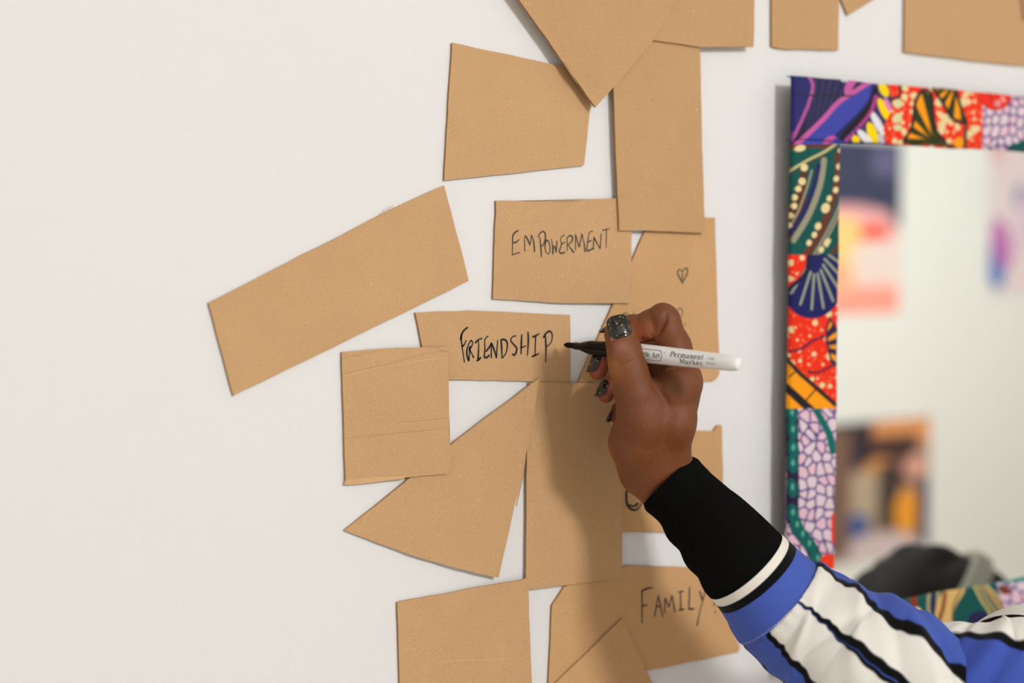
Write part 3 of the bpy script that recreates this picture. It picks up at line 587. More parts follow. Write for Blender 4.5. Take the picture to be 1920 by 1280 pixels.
new = lambda: np.full(G.n, 50.0, np.float32)
# palm, back of the hand, wrist
pb = new()
chain([(1281, 712, 841, 31), (1262, 790, 838, 38), (1246, 868, 845, 47)], 8, pb)
chain([(1200, 778, 829, 43), (1196, 830, 840, 49), (1211, 880, 848, 50)], 8, pb)
chain([(1226, 747, 833, 34), (1264, 727, 835, 31), (1284, 719, 839, 29)], 7, pb)
chain([(1284, 735, 860, 30), (1245, 880, 862, 38)], 8, pb); chain([(1276, 768, 876, 28), (1235, 880, 872, 34)], 8, pb)
chain([(1266, 800, 886, 25), (1225, 880, 878, 30)], 8, pb); chain([(1200, 840, 862, 44), (1214, 888, 864, 44)], 8, pb)
chain([(1230, 874, 848, 56), (1260, 909, 850, 47), (1330, 985, 842, 50), (1400, 1060, 828, 55)], 10, pb)
chain([(1230, 880, 866, 50), (1260, 912, 860, 47), (1330, 988, 848, 50), (1400, 1062, 832, 55)], 10, pb)
chain([(1292, 706, 872, 24), (1240, 702, 878, 29), (1200, 734, 874, 30)], 4, pb)
# fingers, each blended softly into the palm and hardly into each other
fi = new(); chain([(1280, 706, 841, 31), (1263, 650, 843, 30), (1246, 600, 843, 26), (1241, 595, 843, 25.5)], 5, fi)
G.d = pb; G.merge(fi, 1.6)
fi = new(); chain([(1241, 597, 844, 25.5), (1221, 609, 845, 26.5), (1201, 617, 847, 24)], 4, fi); chain([(1201, 617, 847, 23.5), (1185, 615, 849, 23.5), (1166, 620, 851, 21), (1149, 628, 851, 16.5)], 3, fi); G.merge(fi, .7)
fi = new(); chain([(1286, 725, 862, 27), (1236, 663, 869, 25)], 4, fi); chain([(1236, 663, 869, 24), (1150, 658, 866, 20), (1131, 671, 861, 19), (1121, 695, 859, 17)], 2.5, fi); G.merge(fi, 1.)
fi = new(); chain([(1278, 768, 876, 25), (1232, 726, 884, 23)], 4, fi); chain([(1232, 726, 884, 22), (1162, 700, 876, 18), (1145, 720, 869, 17), (1136, 740, 867, 15)], 2.5, fi); G.merge(fi, 1.)
fi = new(); chain([(1266, 800, 887, 22), (1226, 768, 890, 20)], 4, fi); chain([(1226, 768, 890, 19), (1176, 752, 884, 15), (1162, 768, 880, 14), (1156, 782, 879, 12)], 2.5, fi); G.merge(fi, 1.)
fi = new(); chain([(1206, 792, 830, 43), (1191, 738, 825, 37), (1181, 700, 823, 33), (1175, 680, 823, 32.5), (1170, 655, 824, 30), (1164, 630, 826, 28), (1160, 622, 827, 24)], 3.5, fi); G.merge(fi, 4)
# creases
def gv(pts, dep, wd_): G.groove([c3(*p) for p in pts], dep*2.0, wd_*1.1)
GS = 2.0
gv([(1156, 681, 814), (1170, 677, 813), (1186, 672, 813), (1200, 668, 815)], .55, .9); gv([(1160, 690, 814), (1180, 684, 813), (1196, 679, 814)], .3, .8)
gv([(1164, 697, 814), (1185, 692, 814)], .22, .8); gv([(1250, 588, 834), (1247, 602, 834), (1240, 617, 835), (1230, 630, 836)], 2.0, .9); gv([(1218, 706, 832), (1236, 702, 832), (1256, 695, 831), (1276, 689, 831), (1298, 684, 833)], .8, 1.1)
gv([(1207, 600, 840), (1205, 622, 840), (1206, 636, 842)], .6, 1.); gv([(1222, 602, 838), (1220, 628, 838)], .25, .9)
gv([(1198, 594, 842), (1196, 606, 840)], .4, 1.)
gv([(1150, 790, 830), (1158, 815, 826), (1172, 838, 826)], .4, .9); gv([(1153, 775, 828), (1163, 800, 823), (1178, 822, 824)], .4, .9)
gv([(1149, 810, 834), (1158, 840, 830), (1172, 862, 830)], .3, .8); gv([(1156, 765, 826), (1168, 785, 820)], .3, .8)
gv([(1226, 722, 822), (1240, 738, 823), (1250, 756, 825)], .5, 2.2); gv([(1234, 716, 823), (1246, 726, 825)], .3, 1.)
gv([(1218, 735, 817), (1228, 748, 818)], .25, .8); gv([(1222, 728, 818), (1233, 740, 820)], .25, .8)
Vh, Fh = G.mesh()
# light smoothing
def smooth_mesh(V, F, it=2, lam=.5):
    E_ = np.vstack([F[:, [0, 1]], F[:, [1, 2]], F[:, [2, 3]], F[:, [3, 0]]]); E_ = np.vstack([E_, E_[:, ::-1]]); n = len(V); deg = np.bincount(E_[:, 0], minlength=n)[:, None]+1e-9
    for _ in range(it):
        S = np.stack([np.bincount(E_[:, 0], V[E_[:, 1], k], minlength=n) for k in range(3)], 1); V = V*(1-lam)+S/deg*lam
    return V
Vh = smooth_mesh(Vh, Fh, 1)
# relief: small tendon and skin undulation comes from the material
px_, py_ = Vh[:, 0]/Vh[:, 2]*FPX+960, Vh[:, 1]/Vh[:, 2]*FPX+640
SK = LN(115, 65, 32); Ch = np.tile(SK, (len(Vh), 1))
def blob(p, r, c, a=.7):
    q = c3(*p); d = np.linalg.norm(Vh-q, axis=1); t = (np.exp(-(d/r)**2)*a)[:, None]; Ch[:] = Ch*(1-t)+np.array(c)*t
PAD = LN(196, 104, 68); DK = LN(112, 66, 42)
blob((1192, 635, 842), 8, PAD, .9); blob((1215, 628, 838), 7, LN(190, 116, 80), .6); blob((1130, 690, 852), 9, LN(190, 100, 80), .8); blob((1140, 735, 862), 9, LN(185, 100, 78), .8)
blob((1150, 690, 815), 8, LN(176, 112, 62), .5); blob((1240, 575, 840), 8, DK, .45); blob((1186, 597, 846), 5, DK, .5); blob((1178, 684, 813), 6, DK, .25)
blob((1232, 733, 820), 9, DK, .45); blob((1216, 885, 828), 3, DK, .3); blob((1150, 845, 838), 7, LN(190, 112, 60), .55); blob((1215, 785, 812), 12, DK, .18); blob((1300, 690, 838), 10, DK, .3); blob((1205, 910, 845), 12, LN(180, 108, 58), .4)
blob((1165, 650, 815), 4, LN(190, 130, 110), .4)
hand_V = toworld(Vh)

# ------------------------------------------------------------------ the rest of the body (coarse), standing right of the camera
HV = refl(1776, 1268, -.27); HC = np.array([HV[0], HV[1], HV[2]])          # centre of the head

# body axes: person faces the wall (+y), slightly turned to the hand
def body_sdf(h, prims, lo, hi):
    g = SDF(lo, hi, h)
    for a, b2, ra, rb, k in prims: g.cone(np.array(a)*1000, np.array(b2)*1000, ra*1000, rb*1000, k*1000)
    return g
hx, hy, hz = HC
sh = np.array([hx-.155, hy-.01, hz-.185]); shl = np.array([hx+.165, hy-.02, hz-.25])
pel = np.array([hx+.02, hy-.04, hz-.78])
MP = (K(1860, 1306, 800)+sh*1.4)/2.4; el = K(1740, 1325, 812); print('upper arm', np.linalg.norm(el-sh))
bodyp = [((hx, hy, hz+.02), (hx, hy+.015, hz-.03), .082, .072, .02), ((hx, hy+.03, hz-.04), (hx, hy+.045, hz-.085), .058, .036, .02),
 ((hx, hy+.082, hz-.005), (hx, hy+.100, hz-.038), .008, .014, .008), ((hx-.012, hy+.085, hz-.068), (hx+.012, hy+.085, hz-.068), .010, .010, .006), ((hx-.012, hy+.083, hz-.080), (hx+.012, hy+.083, hz-.080), .009, .009, .006),
 ((hx-.078, hy, hz-.01), (hx-.080, hy-.005, hz-.035), .012, .009, .006), ((hx+.078, hy, hz-.01), (hx+.080, hy-.005, hz-.035), .012, .009, .006),
 ((hx, hy-.01, hz-.06), (hx, hy-.03, hz-.20), .052, .055, .03), ((hx, hy-.03, hz-.21), sh, .05, .05, .05), ((hx, hy-.03, hz-.21), shl, .05, .05, .05),
 ((hx, hy-.03, hz-.30), (hx+.01, hy-.03, hz-.55), .115, .10, .08), ((hx+.01, hy-.03, hz-.55), pel, .10, .10, .05),
 (sh, MP, .040, .037, .03), (MP, K(1930, 1322, 806), .037, .034, .03), (K(1930, 1322, 806), el, .034, .033, .03), (el, K(1415, 1080, 824), .033, .025, .02), (shl, shl+np.array([.06, -.03, -.28]), .048, .040, .03), (shl+np.array([.06, -.03, -.28]), shl+np.array([.05, .02, -.50]), .038, .026, .02), (shl+np.array([.05, .02, -.50]), shl+np.array([.045, .05, -.60]), .03, .02, .02)]
g2 = body_sdf(5.0, bodyp, np.array([hx-.60, hy-.24, hz-1.0])*1000, np.array([hx+.36, hy+.26, hz+.26])*1000)
Vb, Fb = g2.mesh(); Vb = smooth_mesh(Vb, Fb, 1)/1000.
Cb = np.tile(SK, (len(Vb), 1))
person = empty('person', (hx, hy, 0), 'person in a blue, white and black striped jacket writing with the right hand', 'person')
# cut the fine hand mesh open nowhere: both shells overlap inside the sleeve
V_all = np.vstack([hand_V, Vb]); F_all = np.vstack([Fh, Fb+len(hand_V)]); C_all = np.vstack([Ch, Cb])
bo = keep(mesh('body', V_all, F_all, None, M_skin, True, C_all), person)

# nails: curved plates lying on the finger ends
def nail(name, a, b, r, N, half, t0, t1, mat, lift=.45, corner=.75, flat=1.0, parent=None):
    a = c3(*a); b = c3(*b); T = (b-a)/np.linalg.norm(b-a); N = np.array(N, float); N -= T*(N@T); N /= np.linalg.norm(N); S = np.cross(T, N); V = []; nu, nv = 25, 21
    L = np.linalg.norm(b-a)
    for i in range(nu):
        u = -1+2*i/(nu-1)
        for j in range(nv):
            v_ = j/(nv-1); e = 0
            vv = .5+(v_-.5)*(1-.16*abs(u)**4); wv = 1-.20*abs(2*v_-1)**6; th = u*half*wv
            p = a+T*(t0+(t1-t0)*vv)*L+(N*math.cos(th)+S*math.sin(th)*flat)*(r+lift*(1.0-.5*abs(u)**4)*(1 if v_ > .1 else .7)+(.5*(1-(2*v_-1)**2) if lift > .2 else 0)); V.append(p)
    V = toworld(np.array(V)); F = grid_faces(nu, nv); o = keep(mesh(name, V, F, None, mat, True), parent or bo)
    if parent is not None: pass
    s = o.modifiers.new('s', 'SOLIDIFY'); s.thickness = .0006; s.offset = 0; return o
thN = (-.05, -.21, -1)
nail('fingernail', (1168, 652, 824), (1158, 612, 826.5), 8.75, thN, .74, -.12, 1.12, M_bare, .12)
nail('fingernail', (1166, 642, 824), (1158, 610, 826.5), 8.8, thN, .76, .08, 1.36, M_nail, .5)['label'] = 'thumb nail in dark glitter varnish'
nail('fingernail', (1129, 671, 861), (1120, 696, 859), 5.7, (-1, -.1, -.45), 1.05, -.5, 1.35, M_nail, .3)
nail('fingernail', (1144, 720, 869), (1135, 741, 867), 5.2, (-1, -.1, -.45), 1.05, -.25, 1.45, M_nail, .3)
nail('fingernail', (1168, 618, 851), (1150, 628, 851), 5.9, (-.45, -.9, .1), .8, .2, 2.0, M_nail, .3)
nail('fingernail', (1170, 758, 883), (1156, 782, 879), 4.3, (-1, -.3, .3), .9, -.1, 1.5, M_nail, .3)

# ------------------------------------------------------------------ marker pen
A0 = K(1058, 646, 866); A1 = K(1387, 682, 768); AX = (A1-A0); LP = np.linalg.norm(AX); AX = AX/LP; print('pen length', LP)
pen = empty('marker_pen', tuple(A0), 'uncapped white permanent marker with black grip held in the fingers', 'marker pen')
pu = UP-AX*(UP@AX); pu /= np.linalg.norm(pu); pf = np.cross(pu, AX)
if pf@FW > 0: pf = -pf
def lathe(name, prof, mat, seg=64):
    V = []; 
    for s, r in prof:
        for k in range(seg):
            t = 2*math.pi*k/seg; V.append(A0+AX*s/1000+(pu*math.cos(t)+pf*math.sin(t))*r/1000)
    F = grid_faces(len(prof), seg, True); o = mesh(name, np.array(V), F, None, mat, True)
    bm = bmesh.new(); bm.from_mesh(o.data); bmesh.ops.holes_fill(bm, edges=[e for e in bm.edges if e.is_boundary]); bmesh.ops.recalc_face_normals(bm, faces=bm.faces[:]); bm.to_mesh(o.data); bm.free()
    return keep(o, pen)
def sp(px):                                           # pen position whose picture lies at a column
    lo, hi = 0., LP
    for _ in range(40):
        mid = (lo+hi)/2
        if proj(A0+AX*mid+pf*.0048)[0] < px: lo = mid
        else: hi = mid
    return lo*1000
s1, s2, s3, s4, sw = sp(1067), sp(1081), sp(1095), sp(1132), sp(1164); LM = LP*1000
lathe('nib', [(0, .25), (.4, .8), (1.5, 1.3), (3.2, 1.7), (s1+.6, 1.75), (s1+1.2, 1.7)], M_nib)
lathe('nib_holder', [(s1, 1.6), (s1, 2.15), (s1+.4, 2.25), (s2, 2.35), (s2, 2.7), (s2+.6, 2.9), (s3-2.2, 3.7), (s3, 4.1), (s3+3, 4.4), (s4, 4.7), (sw, 5.05), (sw+1.0, 5.05), (sw+1, 4.5)], M_black)
def rb(s): return 5.42-1.15*max(0, (s-sw-12)/(LM-sw-12))**1.2
tail = [(LM-7, rb(LM-7)), (LM-5, rb(LM-7)-.12), (LM-3, rb(LM-7)-.4), (LM-1.6, rb(LM-7)-.75), (LM-.6, rb(LM-7)-1.15), (LM, rb(LM-7)-1.7)]
lathe('barrel', [(sw+.7, 4.9), (sw+.7, 5.35), (sw+1.2, 5.42)]+[(s, rb(s)) for s in np.linspace(sw+4, LM-9, 14)]+tail, M_white)
# lettering: flat strokes wrapped on the barrel
def on_pen(s, b_): r = rb(s)+.10; t = b_/r; return A0+AX*s/1000+(pu*math.sin(t)+pf*math.cos(t))*r/1000
TILT = 0.0
def glyph_strokes(name, strokes, mat=M_ink):
    V = []; F = []
    for pts, wd_ in strokes:
        P = np.array(pts, float); n = len(P); T = np.gradient(P, axis=0); T /= np.linalg.norm(T, axis=1)[:, None]+1e-9; N = np.stack([-T[:, 1], T[:, 0]], 1); w2 = np.array(wd_ if hasattr(wd_, '__len__') else [wd_]*n)[:, None]/2
        o = len(V); V += [on_pen(*q) for q in P+N*w2]; V += [on_pen(*q) for q in P-N*w2]; F += [(o+i, o+i+1, o+n+i+1, o+n+i) for i in range(n-1)]
    return keep(mesh(name, V, F, None, mat), pen)
def arc(cx, cy, rx, ry, a0, a1, n=12): return [(cx+rx*math.cos(math.radians(a0+(a1-a0)*k/(n-1))), cy+ry*math.sin(math.radians(a0+(a1-a0)*k/(n-1)))) for k in range(n)]
# serif alphabet on a unit box: x-height .66, cap height 1
TK, TN = .17, .075
def seg2(x1, y1, x2, y2, w_): return ([(x1, y1), ((x1+x2)/2, (y1+y2)/2), (x2, y2)], w_)
def serif(x, y, w_=.30): return seg2(x-w_/2, y, x+w_/2, y, TN)
GL = {
 'P': (.78, [seg2(.2, 0, .2, 1, TK), serif(.2, .03, .4), seg2(.02, .97, .4, .97, TN), (arc(.38, .73, .25, .24, 90, -90), [TN]+[TK]*10+[TN])]),
 'M': (1.05, [seg2(.18, 0, .18, 1, TN), seg2(.85, 0, .85, 1, TK), seg2(.18, 1, .50, .12, TK), seg2(.5, .12, .85, 1, TN), serif(.18, .03), serif(.85, .03, .36), seg2(.02, .97, .25, .97, TN), seg2(.8, .97, 1.0, .97, TN)]),
 'A': (.92, [seg2(.45, 1, .15, 0, TN), seg2(.45, 1, .75, 0, TK), seg2(.25, .33, .65, .33, TN), serif(.13, .03), serif(.76, .03, .34)]),
 'e': (.62, [(arc(.31, .33, .23, .31, 15, 320, 16), [TN]*4+[TK]*8+[TN]*4), seg2(.1, .36, .54, .36, TN)]),
 'r': (.55, [seg2(.2, 0, .2, .66, TK), serif(.2, .03, .34), seg2(.04, .63, .2, .63, TN), (arc(.38, .45, .17, .2, 160, 40, 6), [TN, TN, TN, .1, .14, .16])]),
 'm': (1.08, [seg2(.2, 0, .2, .66, TK), seg2(.04, .63, .2, .63, TN), serif(.2, .03), (arc(.37, .42, .17, .22, 170, 0, 8), [TN]*4+[TK]*4), seg2(.54, .42, .54, 0, TK), serif(.54, .03), (arc(.71, .42, .17, .22, 170, 0, 8), [TN]*4+[TK]*4), seg2(.88, .42, .88, 0, TK), serif(.9, .03)]),
 'a': (.64, [(arc(.28, .42, .18, .22, 150, 0, 8), [.12]*3+[TN]*3+[TK]*2), seg2(.46, .42, .46, .06, TK), seg2(.46, .05, .62, .03, TN), (arc(.27, .18, .17, .16, 60, 330, 10), [TN]*3+[TK]*5+[TN]*2)]),
 'n': (.74, [seg2(.2, 0, .2, .66, TK), seg2(.04, .63, .2, .63, TN), serif(.2, .03), (arc(.37, .42, .17, .22, 170, 0, 8), [TN]*4+[TK]*4), seg2(.54, .42, .54, 0, TK), serif(.55, .03)]),
 't': (.46, [seg2(.2, .1, .2, .88, TK), seg2(.02, .63, .4, .63, TN), (arc(.32, .14, .12, .12, 180, 300, 6), TN)]),
 'k': (.74, [seg2(.2, 0, .2, 1, TK), seg2(.04, .97, .2, .97, TN), serif(.2, .03), seg2(.2, .25, .55, .62, TN), seg2(.33, .38, .6, .02, TK), serif(.62, .03, .26), serif(.55, .63, .24)]),
 'l': (.34, [seg2(.17, 0, .17, 1, TK), serif(.17, .03), seg2(.03, .97, .17, .97, TN)]),
 'S': (.66, [(arc(.32, .74, .2, .23, 30, 250, 10), .11), (arc(.32, .26, .22, .25, 80, -150, 10), .13)]),
 'h': (.74, [seg2(.2, 0, .2, 1, TK), serif(.2, .03), (arc(.37, .42, .17, .22, 170, 0, 8), [TN]*4+[TK]*4), seg2(.54, .42, .54, 0, TK), serif(.55, .03)]),
 'u': (.72, [seg2(.17, .66, .17, .2, TK), (arc(.34, .2, .17, .19, 180, 350, 8), TN), seg2(.52, .66, .52, 0, TK), serif(.56, .03, .2)]),
 'F': (.62, [seg2(.15, 0, .15, 1, .09), seg2(.15, .96, .58, .96, .09), seg2(.15, .52, .48, .52, .09)]),
 'I': (.3, [seg2(.15, 0, .15, 1, .09)]), 'N': (.72, [seg2(.13, 0, .13, 1, .09), seg2(.13, 1, .58, 0, .09), seg2(.58, 0, .58, 1, .09)]),
 'E': (.62, [seg2(.13, 0, .13, 1, .09), seg2(.13, .96, .55, .96, .09), seg2(.13, .5, .48, .5, .09), seg2(.13, .04, .55, .04, .09)]),
 'p': (.62, [seg2(.13, 0, .13, 1, .09), (arc(.3, .74, .24, .24, 90, -90, 9), .09), seg2(.13, .96, .3, .96, .09), seg2(.13, .5, .3, .5, .09)]),
 'O': (.76, [(arc(.38, .5, .28, .46, 0, 360, 18), .09)]), 'T': (.6, [seg2(.3, 0, .3, 1, .09), seg2(.02, .96, .58, .96, .09)]), ' ': (.4, [])}
def text(name, s, x0, x1, base, hgt, mat=M_ink, slant=0.):
    tot = sum(GL[c][0] for c in s); sc = (x1-x0)/tot; out = []; x = 0
    for c in s:
        wdt, st = GL[c]
        for pts, wq in st:
            w_ = [v*hgt*1.05 for v in wq] if hasattr(wq, '__len__') else wq*hgt*1.05
            out.append(([(x0+(x+p[0]+slant*p[1])*sc, base+p[1]*hgt) for p in pts], w_))
        x += wdt
    return glyph_strokes(name, out, mat)
text('printed_word', 'Permanent', sp(1256), sp(1318), .45, 2.9); text('printed_word', 'Marker', sp(1274), sp(1317), -3.1, 2.9)
text('printed_word', 'FINE', sp(1325), sp(1338), .9, 1.3, M_ink2, .1); text('printed_word', 'pOINT', sp(1323), sp(1340), -1.9, 1.4, M_ink2, .1)
text('printed_word', 'Shuttle Art', sp(1189), sp(1238), -1.3, 2.8, M_ink2)
L0, L1 = sp(1150), sp(1241.5); q = []
for off, wq in ((0, .22), (.38, .10)):
    hh = 3.3-off; a = arc(L1-2.6, .0, 2.6-off, hh, -90, 90, 12); q.append(([(L0, -hh)]+a+[(L0, hh)], wq))
glyph_strokes('printed_emblem', q+[(arc(sp(1245.5), 2.0, .42, .42, 0, 360, 12), .1), ([(sp(1245.5)-.12, 1.8), (sp(1245.5)-.12, 2.0), (sp(1245.5)-.12, 2.2)], .12), ([(sp(1245.5)-.1, 2.2), (sp(1245.5)+.15, 2.1), (sp(1245.5)-.05, 2.0), (sp(1245.5)+.2, 1.8)], .1)], M_ink2)

# ------------------------------------------------------------------ cuff and sleeves
def tube(name, path, nu, nv, mat, colf=None, disp=None, parent=None, caps=False):
    P = catmull([(*K(a, b, c), d*c/FPX/1000., e/1000.) for a, b, c, d, e in path], nu); C = P[:, :3]; T = np.gradient(C, axis=0); T /= np.linalg.norm(T, axis=1)[:, None]
    s = np.concatenate([[0], np.cumsum(np.linalg.norm(np.diff(C, axis=0), axis=1))]); ph = np.linspace(0, 2*math.pi, nv, endpoint=False)
    B = FW[None]-T*(T@FW)[:, None]; B /= np.linalg.norm(B, axis=1)[:, None]; A_ = np.cross(T, B)
    if (A_@(RT*.6+UP))[0] < 0: A_ = -A_
    S_, Ph = np.meshgrid(s, ph, indexing='ij'); dz = disp(S_*1000, Ph)/1000. if disp is not None else 0*S_
    V = C[:, None]+A_[:, None]*((P[:, 3][:, None]+dz)*np.cos(Ph))[..., None]-B[:, None]*((P[:, 4][:, None]+dz)*np.sin(Ph))[..., None]
    V = V.reshape(-1, 3); F = grid_faces(nu, nv, True)
    col = colf(S_.ravel()*1000, Ph.ravel()) if colf is not None else None
    o = mesh(name, V, F, None, mat, True, col); 
    bm = bmesh.new(); bm.from_mesh(o.data); bmesh.ops.recalc_face_normals(bm, faces=bm.faces[:]); bm.to_mesh(o.data); bm.free()
    return keep(o, parent or person), s*1000
def ribd(s, ph):
    d = .34*np.abs(np.sin(ph*62))-.15; edge = np.exp(-(s/1.6)**2); d = d-1.6*edge*0+.9*np.exp(-((s-3)/3)**2)
    d += 1.1*np.sin(s*.16+1)*np.exp(-((ph-.3)/.7)**2)*np.exp(-((s-18)/16)**2)+.8*np.sin(s*.30)*np.exp(-((ph-3.0)/.6)**2); return d
cuff, _ = tube('rib_cuff', [(1253, 901, 849, 62.5, 29), (1275, 924, 847, 66, 29), (1313, 965, 840, 73, 30), (1358, 1014, 828, 82, 32), (1403, 1066, 815, 88, 33), (1424, 1090, 815, 87, 31)], 70, 744, M_rib, None, ribd)
sd = cuff.modifiers.new('s', 'SOLIDIFY'); sd.thickness = .0014; sd.offset = -1
cuff['label'] = 'black ribbed knit cuff'
SW, SB, SBL, SBD = LN(228, 225, 217), LN(5, 5, 6), LN(70, 92, 176), LN(64, 84, 170)
fpath = [(1398, 1060, 814, 89, 34.5), (1420, 1084, 814, 92, 35), (1440, 1107, 814, 97, 36), (1462, 1132, 814, 105, 38), (1500, 1160, 812, 112, 40), (1540, 1190, 808, 117, 42), (1580, 1220, 803, 132, 45), (1622, 1250, 798, 146, 47), (1668, 1284, 795, 150, 48), (1712, 1325, 796, 146, 46), (1750, 1380, 802, 120, 38)]
S0 = {}
def fcol(s, ph):
    C = np.zeros((len(s), 3)); q = np.cos(ph); sW, sB, sS = 5.2, 10.0, S0['st']
    def band(c, cond, a=None): C[cond] = c
    C[:] = SBL; C[s < sB] = SB; C[s < sW] = LN(232, 226, 216)
    m = s >= sS; u = s-sS; U = S0['u']
    f = lambda *v: np.interp(u, U, v)
    b1, w1 = f(.98, .90, .72, .70, .7), f(.03, .04, .06, .06, .06); b2, w2 = f(.28, .24, .19, .13, .1), f(.012, .045, .062, .06, .05); b3, w3 = f(.25, .185, .09, .0, -.1), f(.0, .006, .03, .04, .04); b4, w4 = f(-.50, -.56, -.60, -.62, -.62), f(.05, .055, .06, .06, .06)
    wob = .012*np.sin(u*.35)+.01*np.sin(u*.8+1)
    q = q+wob; front = np.sin(ph) > -.25
    def soft(c, d, wd_):
        t = np.clip((wd_-np.abs(d))*42+.5, 0, 1)[:, None]*m[:, None]; C[:] = C*(1-t)+c*t
    t = np.clip((b1-q)*42+.5, 0, 1)*np.clip((q-b4)*42+.5, 0, 1); t = (t*m)[:, None]; C[:] = C*(1-t)+SW*t
    mm = m & (q < b2) & (q > b3); C[mm] = SBL
    soft(SB, q-b1, w1); soft(SB, q-b2, w2); soft(SB, q-b3, w3); soft(SB, q-b4, w4); soft(SB, q+.99, .02)
    bk = m & ~front & (np.abs(q) > .1); C[bk & (np.abs(q) < .3)] = SW
    return C
def fold(s, ph, s0, slope, wd_, dep, phc=1.4, phw=1.2):
    d = s-s0-slope*(ph-phc); return dep*np.exp(-(d/wd_)**2)*np.exp(-((ph-phc)/phw)**2)
def fdisp(s, ph):
    u = s-S0['st']; d = np.zeros_like(s); d += np.where(u > 0, .35*np.sin(ph*30+np.sin(ph*5)*2)*np.exp(-np.clip(u, 0, None)/9), 0)
    d += np.where(np.abs(u+.9) < .5, .0, 0)-.7*np.exp(-(u/.7)**2)+.25*np.exp(-((u+2.2)/1.2)**2)-.5*np.exp(-((s-5.2)/.5)**2)*.3
    g = np.clip(u/12, 0, 1)
    d += g*(fold(u, ph, 22, 16, 4.5, 2.2, 1.9, 1.)+fold(u, ph, 34, -14, 4, -2.0, 1.5, .9)+fold(u, ph, 46, 20, 5, 2.6, 1.2, .9)+fold(u, ph, 60, 24, 4.5, -3, 1.0, .9)+fold(u, ph, 70, 26, 5, 3.2, .9, .9)+fold(u, ph, 82, 26, 4, -4, .8, .9)
         +fold(u, ph, 93, 22, 5, 3, .7, .9)+fold(u, ph, 52, -20, 6, -2.0, 2.3, .8))
    d += g*(.8*np.sin(u*.22+ph*1.5)+1.2*np.exp(-((ph-.15)/.4)**2)*np.sin(u*.28+.6)); return d
Pf = catmull([K(a, b, c) for a, b, c, d, e in fpath], 600); sf = np.concatenate([[0], np.cumsum(np.linalg.norm(np.diff(Pf, axis=0), axis=1))])*1000
def s_at(px): return float(sf[np.argmin(np.abs(proj(Pf)[0]-px))])
S0['st'] = s_at(1462); S0['u'] = [0, s_at(1540)-S0['st'], s_at(1622)-S0['st'], s_at(1700)-S0['st'], s_at(1748)-S0['st']]
sl, _ = tube('jacket_sleeve', fpath, 420, 520, M_jacket, fcol, fdisp)
sl['label'] = 'forearm sleeve with white and black stripes and blue band'
# stitches around the seam
st_V = []; st_F = []
me = sl.data; nv = 520; si = int(np.argmin(np.abs(_ - (S0['st']-1.5)))); nd = 108
for k in range(nd):
    idx = [si*nv+(int(k*nv/nd)+j) % nv for j in range(0, 4)]; pts = [np.array(me.vertices[i].co) for i in idx]; nrm = [np.array(me.vertices[i].normal) for i in idx]
    T = pts[-1]-pts[0]; T /= np.linalg.norm(T); o = len(st_V)
    for p, n_ in zip(pts, nrm):
        S_ = np.cross(T, n_); S_ /= np.linalg.norm(S_); b4 = p+n_*.00012
        st_V += [b4+S_*.00022, b4+n_*.00018, b4-S_*.00022]
    for j in range(3): st_F += [(o+3*j, o+3*j+3, o+3*j+4, o+3*j+1), (o+3*j+1, o+3*j+4, o+3*j+5, o+3*j+2)]
stt = mesh('stitching', np.array(st_V), st_F, None, M_thread); stt['kind'] = 'stuff'; keep(stt, person)
# loose underside fold seen below the blue band
# upper arm sleeve
shz = sh+np.array([0, 0, 0]); dsh = shz-CAM; shpx = proj(shz); print('shoulder px', shpx, dsh@FW)
def ucol(s, ph):
    q = np.cos(ph)+(.03*np.sin(s*.30+.5)+.02*np.sin(s*.55))*np.exp(-s/70); C = np.tile(SBD, (len(s), 1)); b = np.interp(s, [0, 18, 32, 70, 200], [1.05, .97, .90, .74, .6]); t = np.clip((q-b)*40+.5, 0, 1)[:, None]; C = C*(1-t)+LN(232, 229, 222)*t
    t = np.clip((np.interp(s, [0, 30, 50], [.02, .028, .05])-np.abs(q-b))*40+.5, 0, 1)[:, None]; C = C*(1-t)+SB*t
    b2 = np.interp(s, [0, 30, 80, 200], [.22, .02, -.3, -.5]); t = np.clip((.06-np.abs(q-b2))*40+.5, 0, 1)[:, None]; C = C*(1-t)+SB*t
    t = np.clip((b2-.06-q)*40+.5, 0, 1)[:, None]*(q > -.95)[:, None]; C = C*(1-t)+SW*t; return C
def udisp(s, ph):
    d = np.zeros_like(s)
    for s0, slope, wd_, dep in ((9.5, -2, 1.3, -4.5), (16.5, -3, 1.5, -4.2), (23, -9, 2.0, -4.0), (36, -12, 3, -4.5), (50, -10, 3.5, -4)): d += fold(s, ph, s0, slope, wd_, dep*1.15, 1.25, 1.3)
    for s0, slope, wd_, dep in ((4, 0, 4, 2.5), (13, -3, 3, 2.0), (20, -5, 3, 2.4), (30, -10, 5, 2.8), (43, -11, 6, 5.5), (60, -6, 8, 3)): d += fold(s, ph, s0, slope, wd_, dep, .5, 1.2)
    return d+.6*np.sin(s*.3+ph*3)
SPX = proj(sh); SPZ = float(dsh@FW*1000)
MP = (K(1860, 1306, 800)+sh*1.4)/2.4; MPX = proj(MP); MPZ = float((MP-CAM)@FW*1000)
us, _u = tube('jacket_sleeve', [(1722, 1300, 824, 122, 30), (1764, 1302, 813, 131, 36), (1800, 1302, 803, 133, 42), (1860, 1306, 799, 137, 46), (1930, 1318, 803, 165, 52), (2010, 1370, (803+MPZ)/2-12, 190, 54), (MPX[0], MPX[1], MPZ, 175, 54), (SPX[0], SPX[1], SPZ, 175, 58)], 900, 420, M_jacket, ucol, udisp)
us['label'] = 'upper sleeve bunched in folds at the elbow'
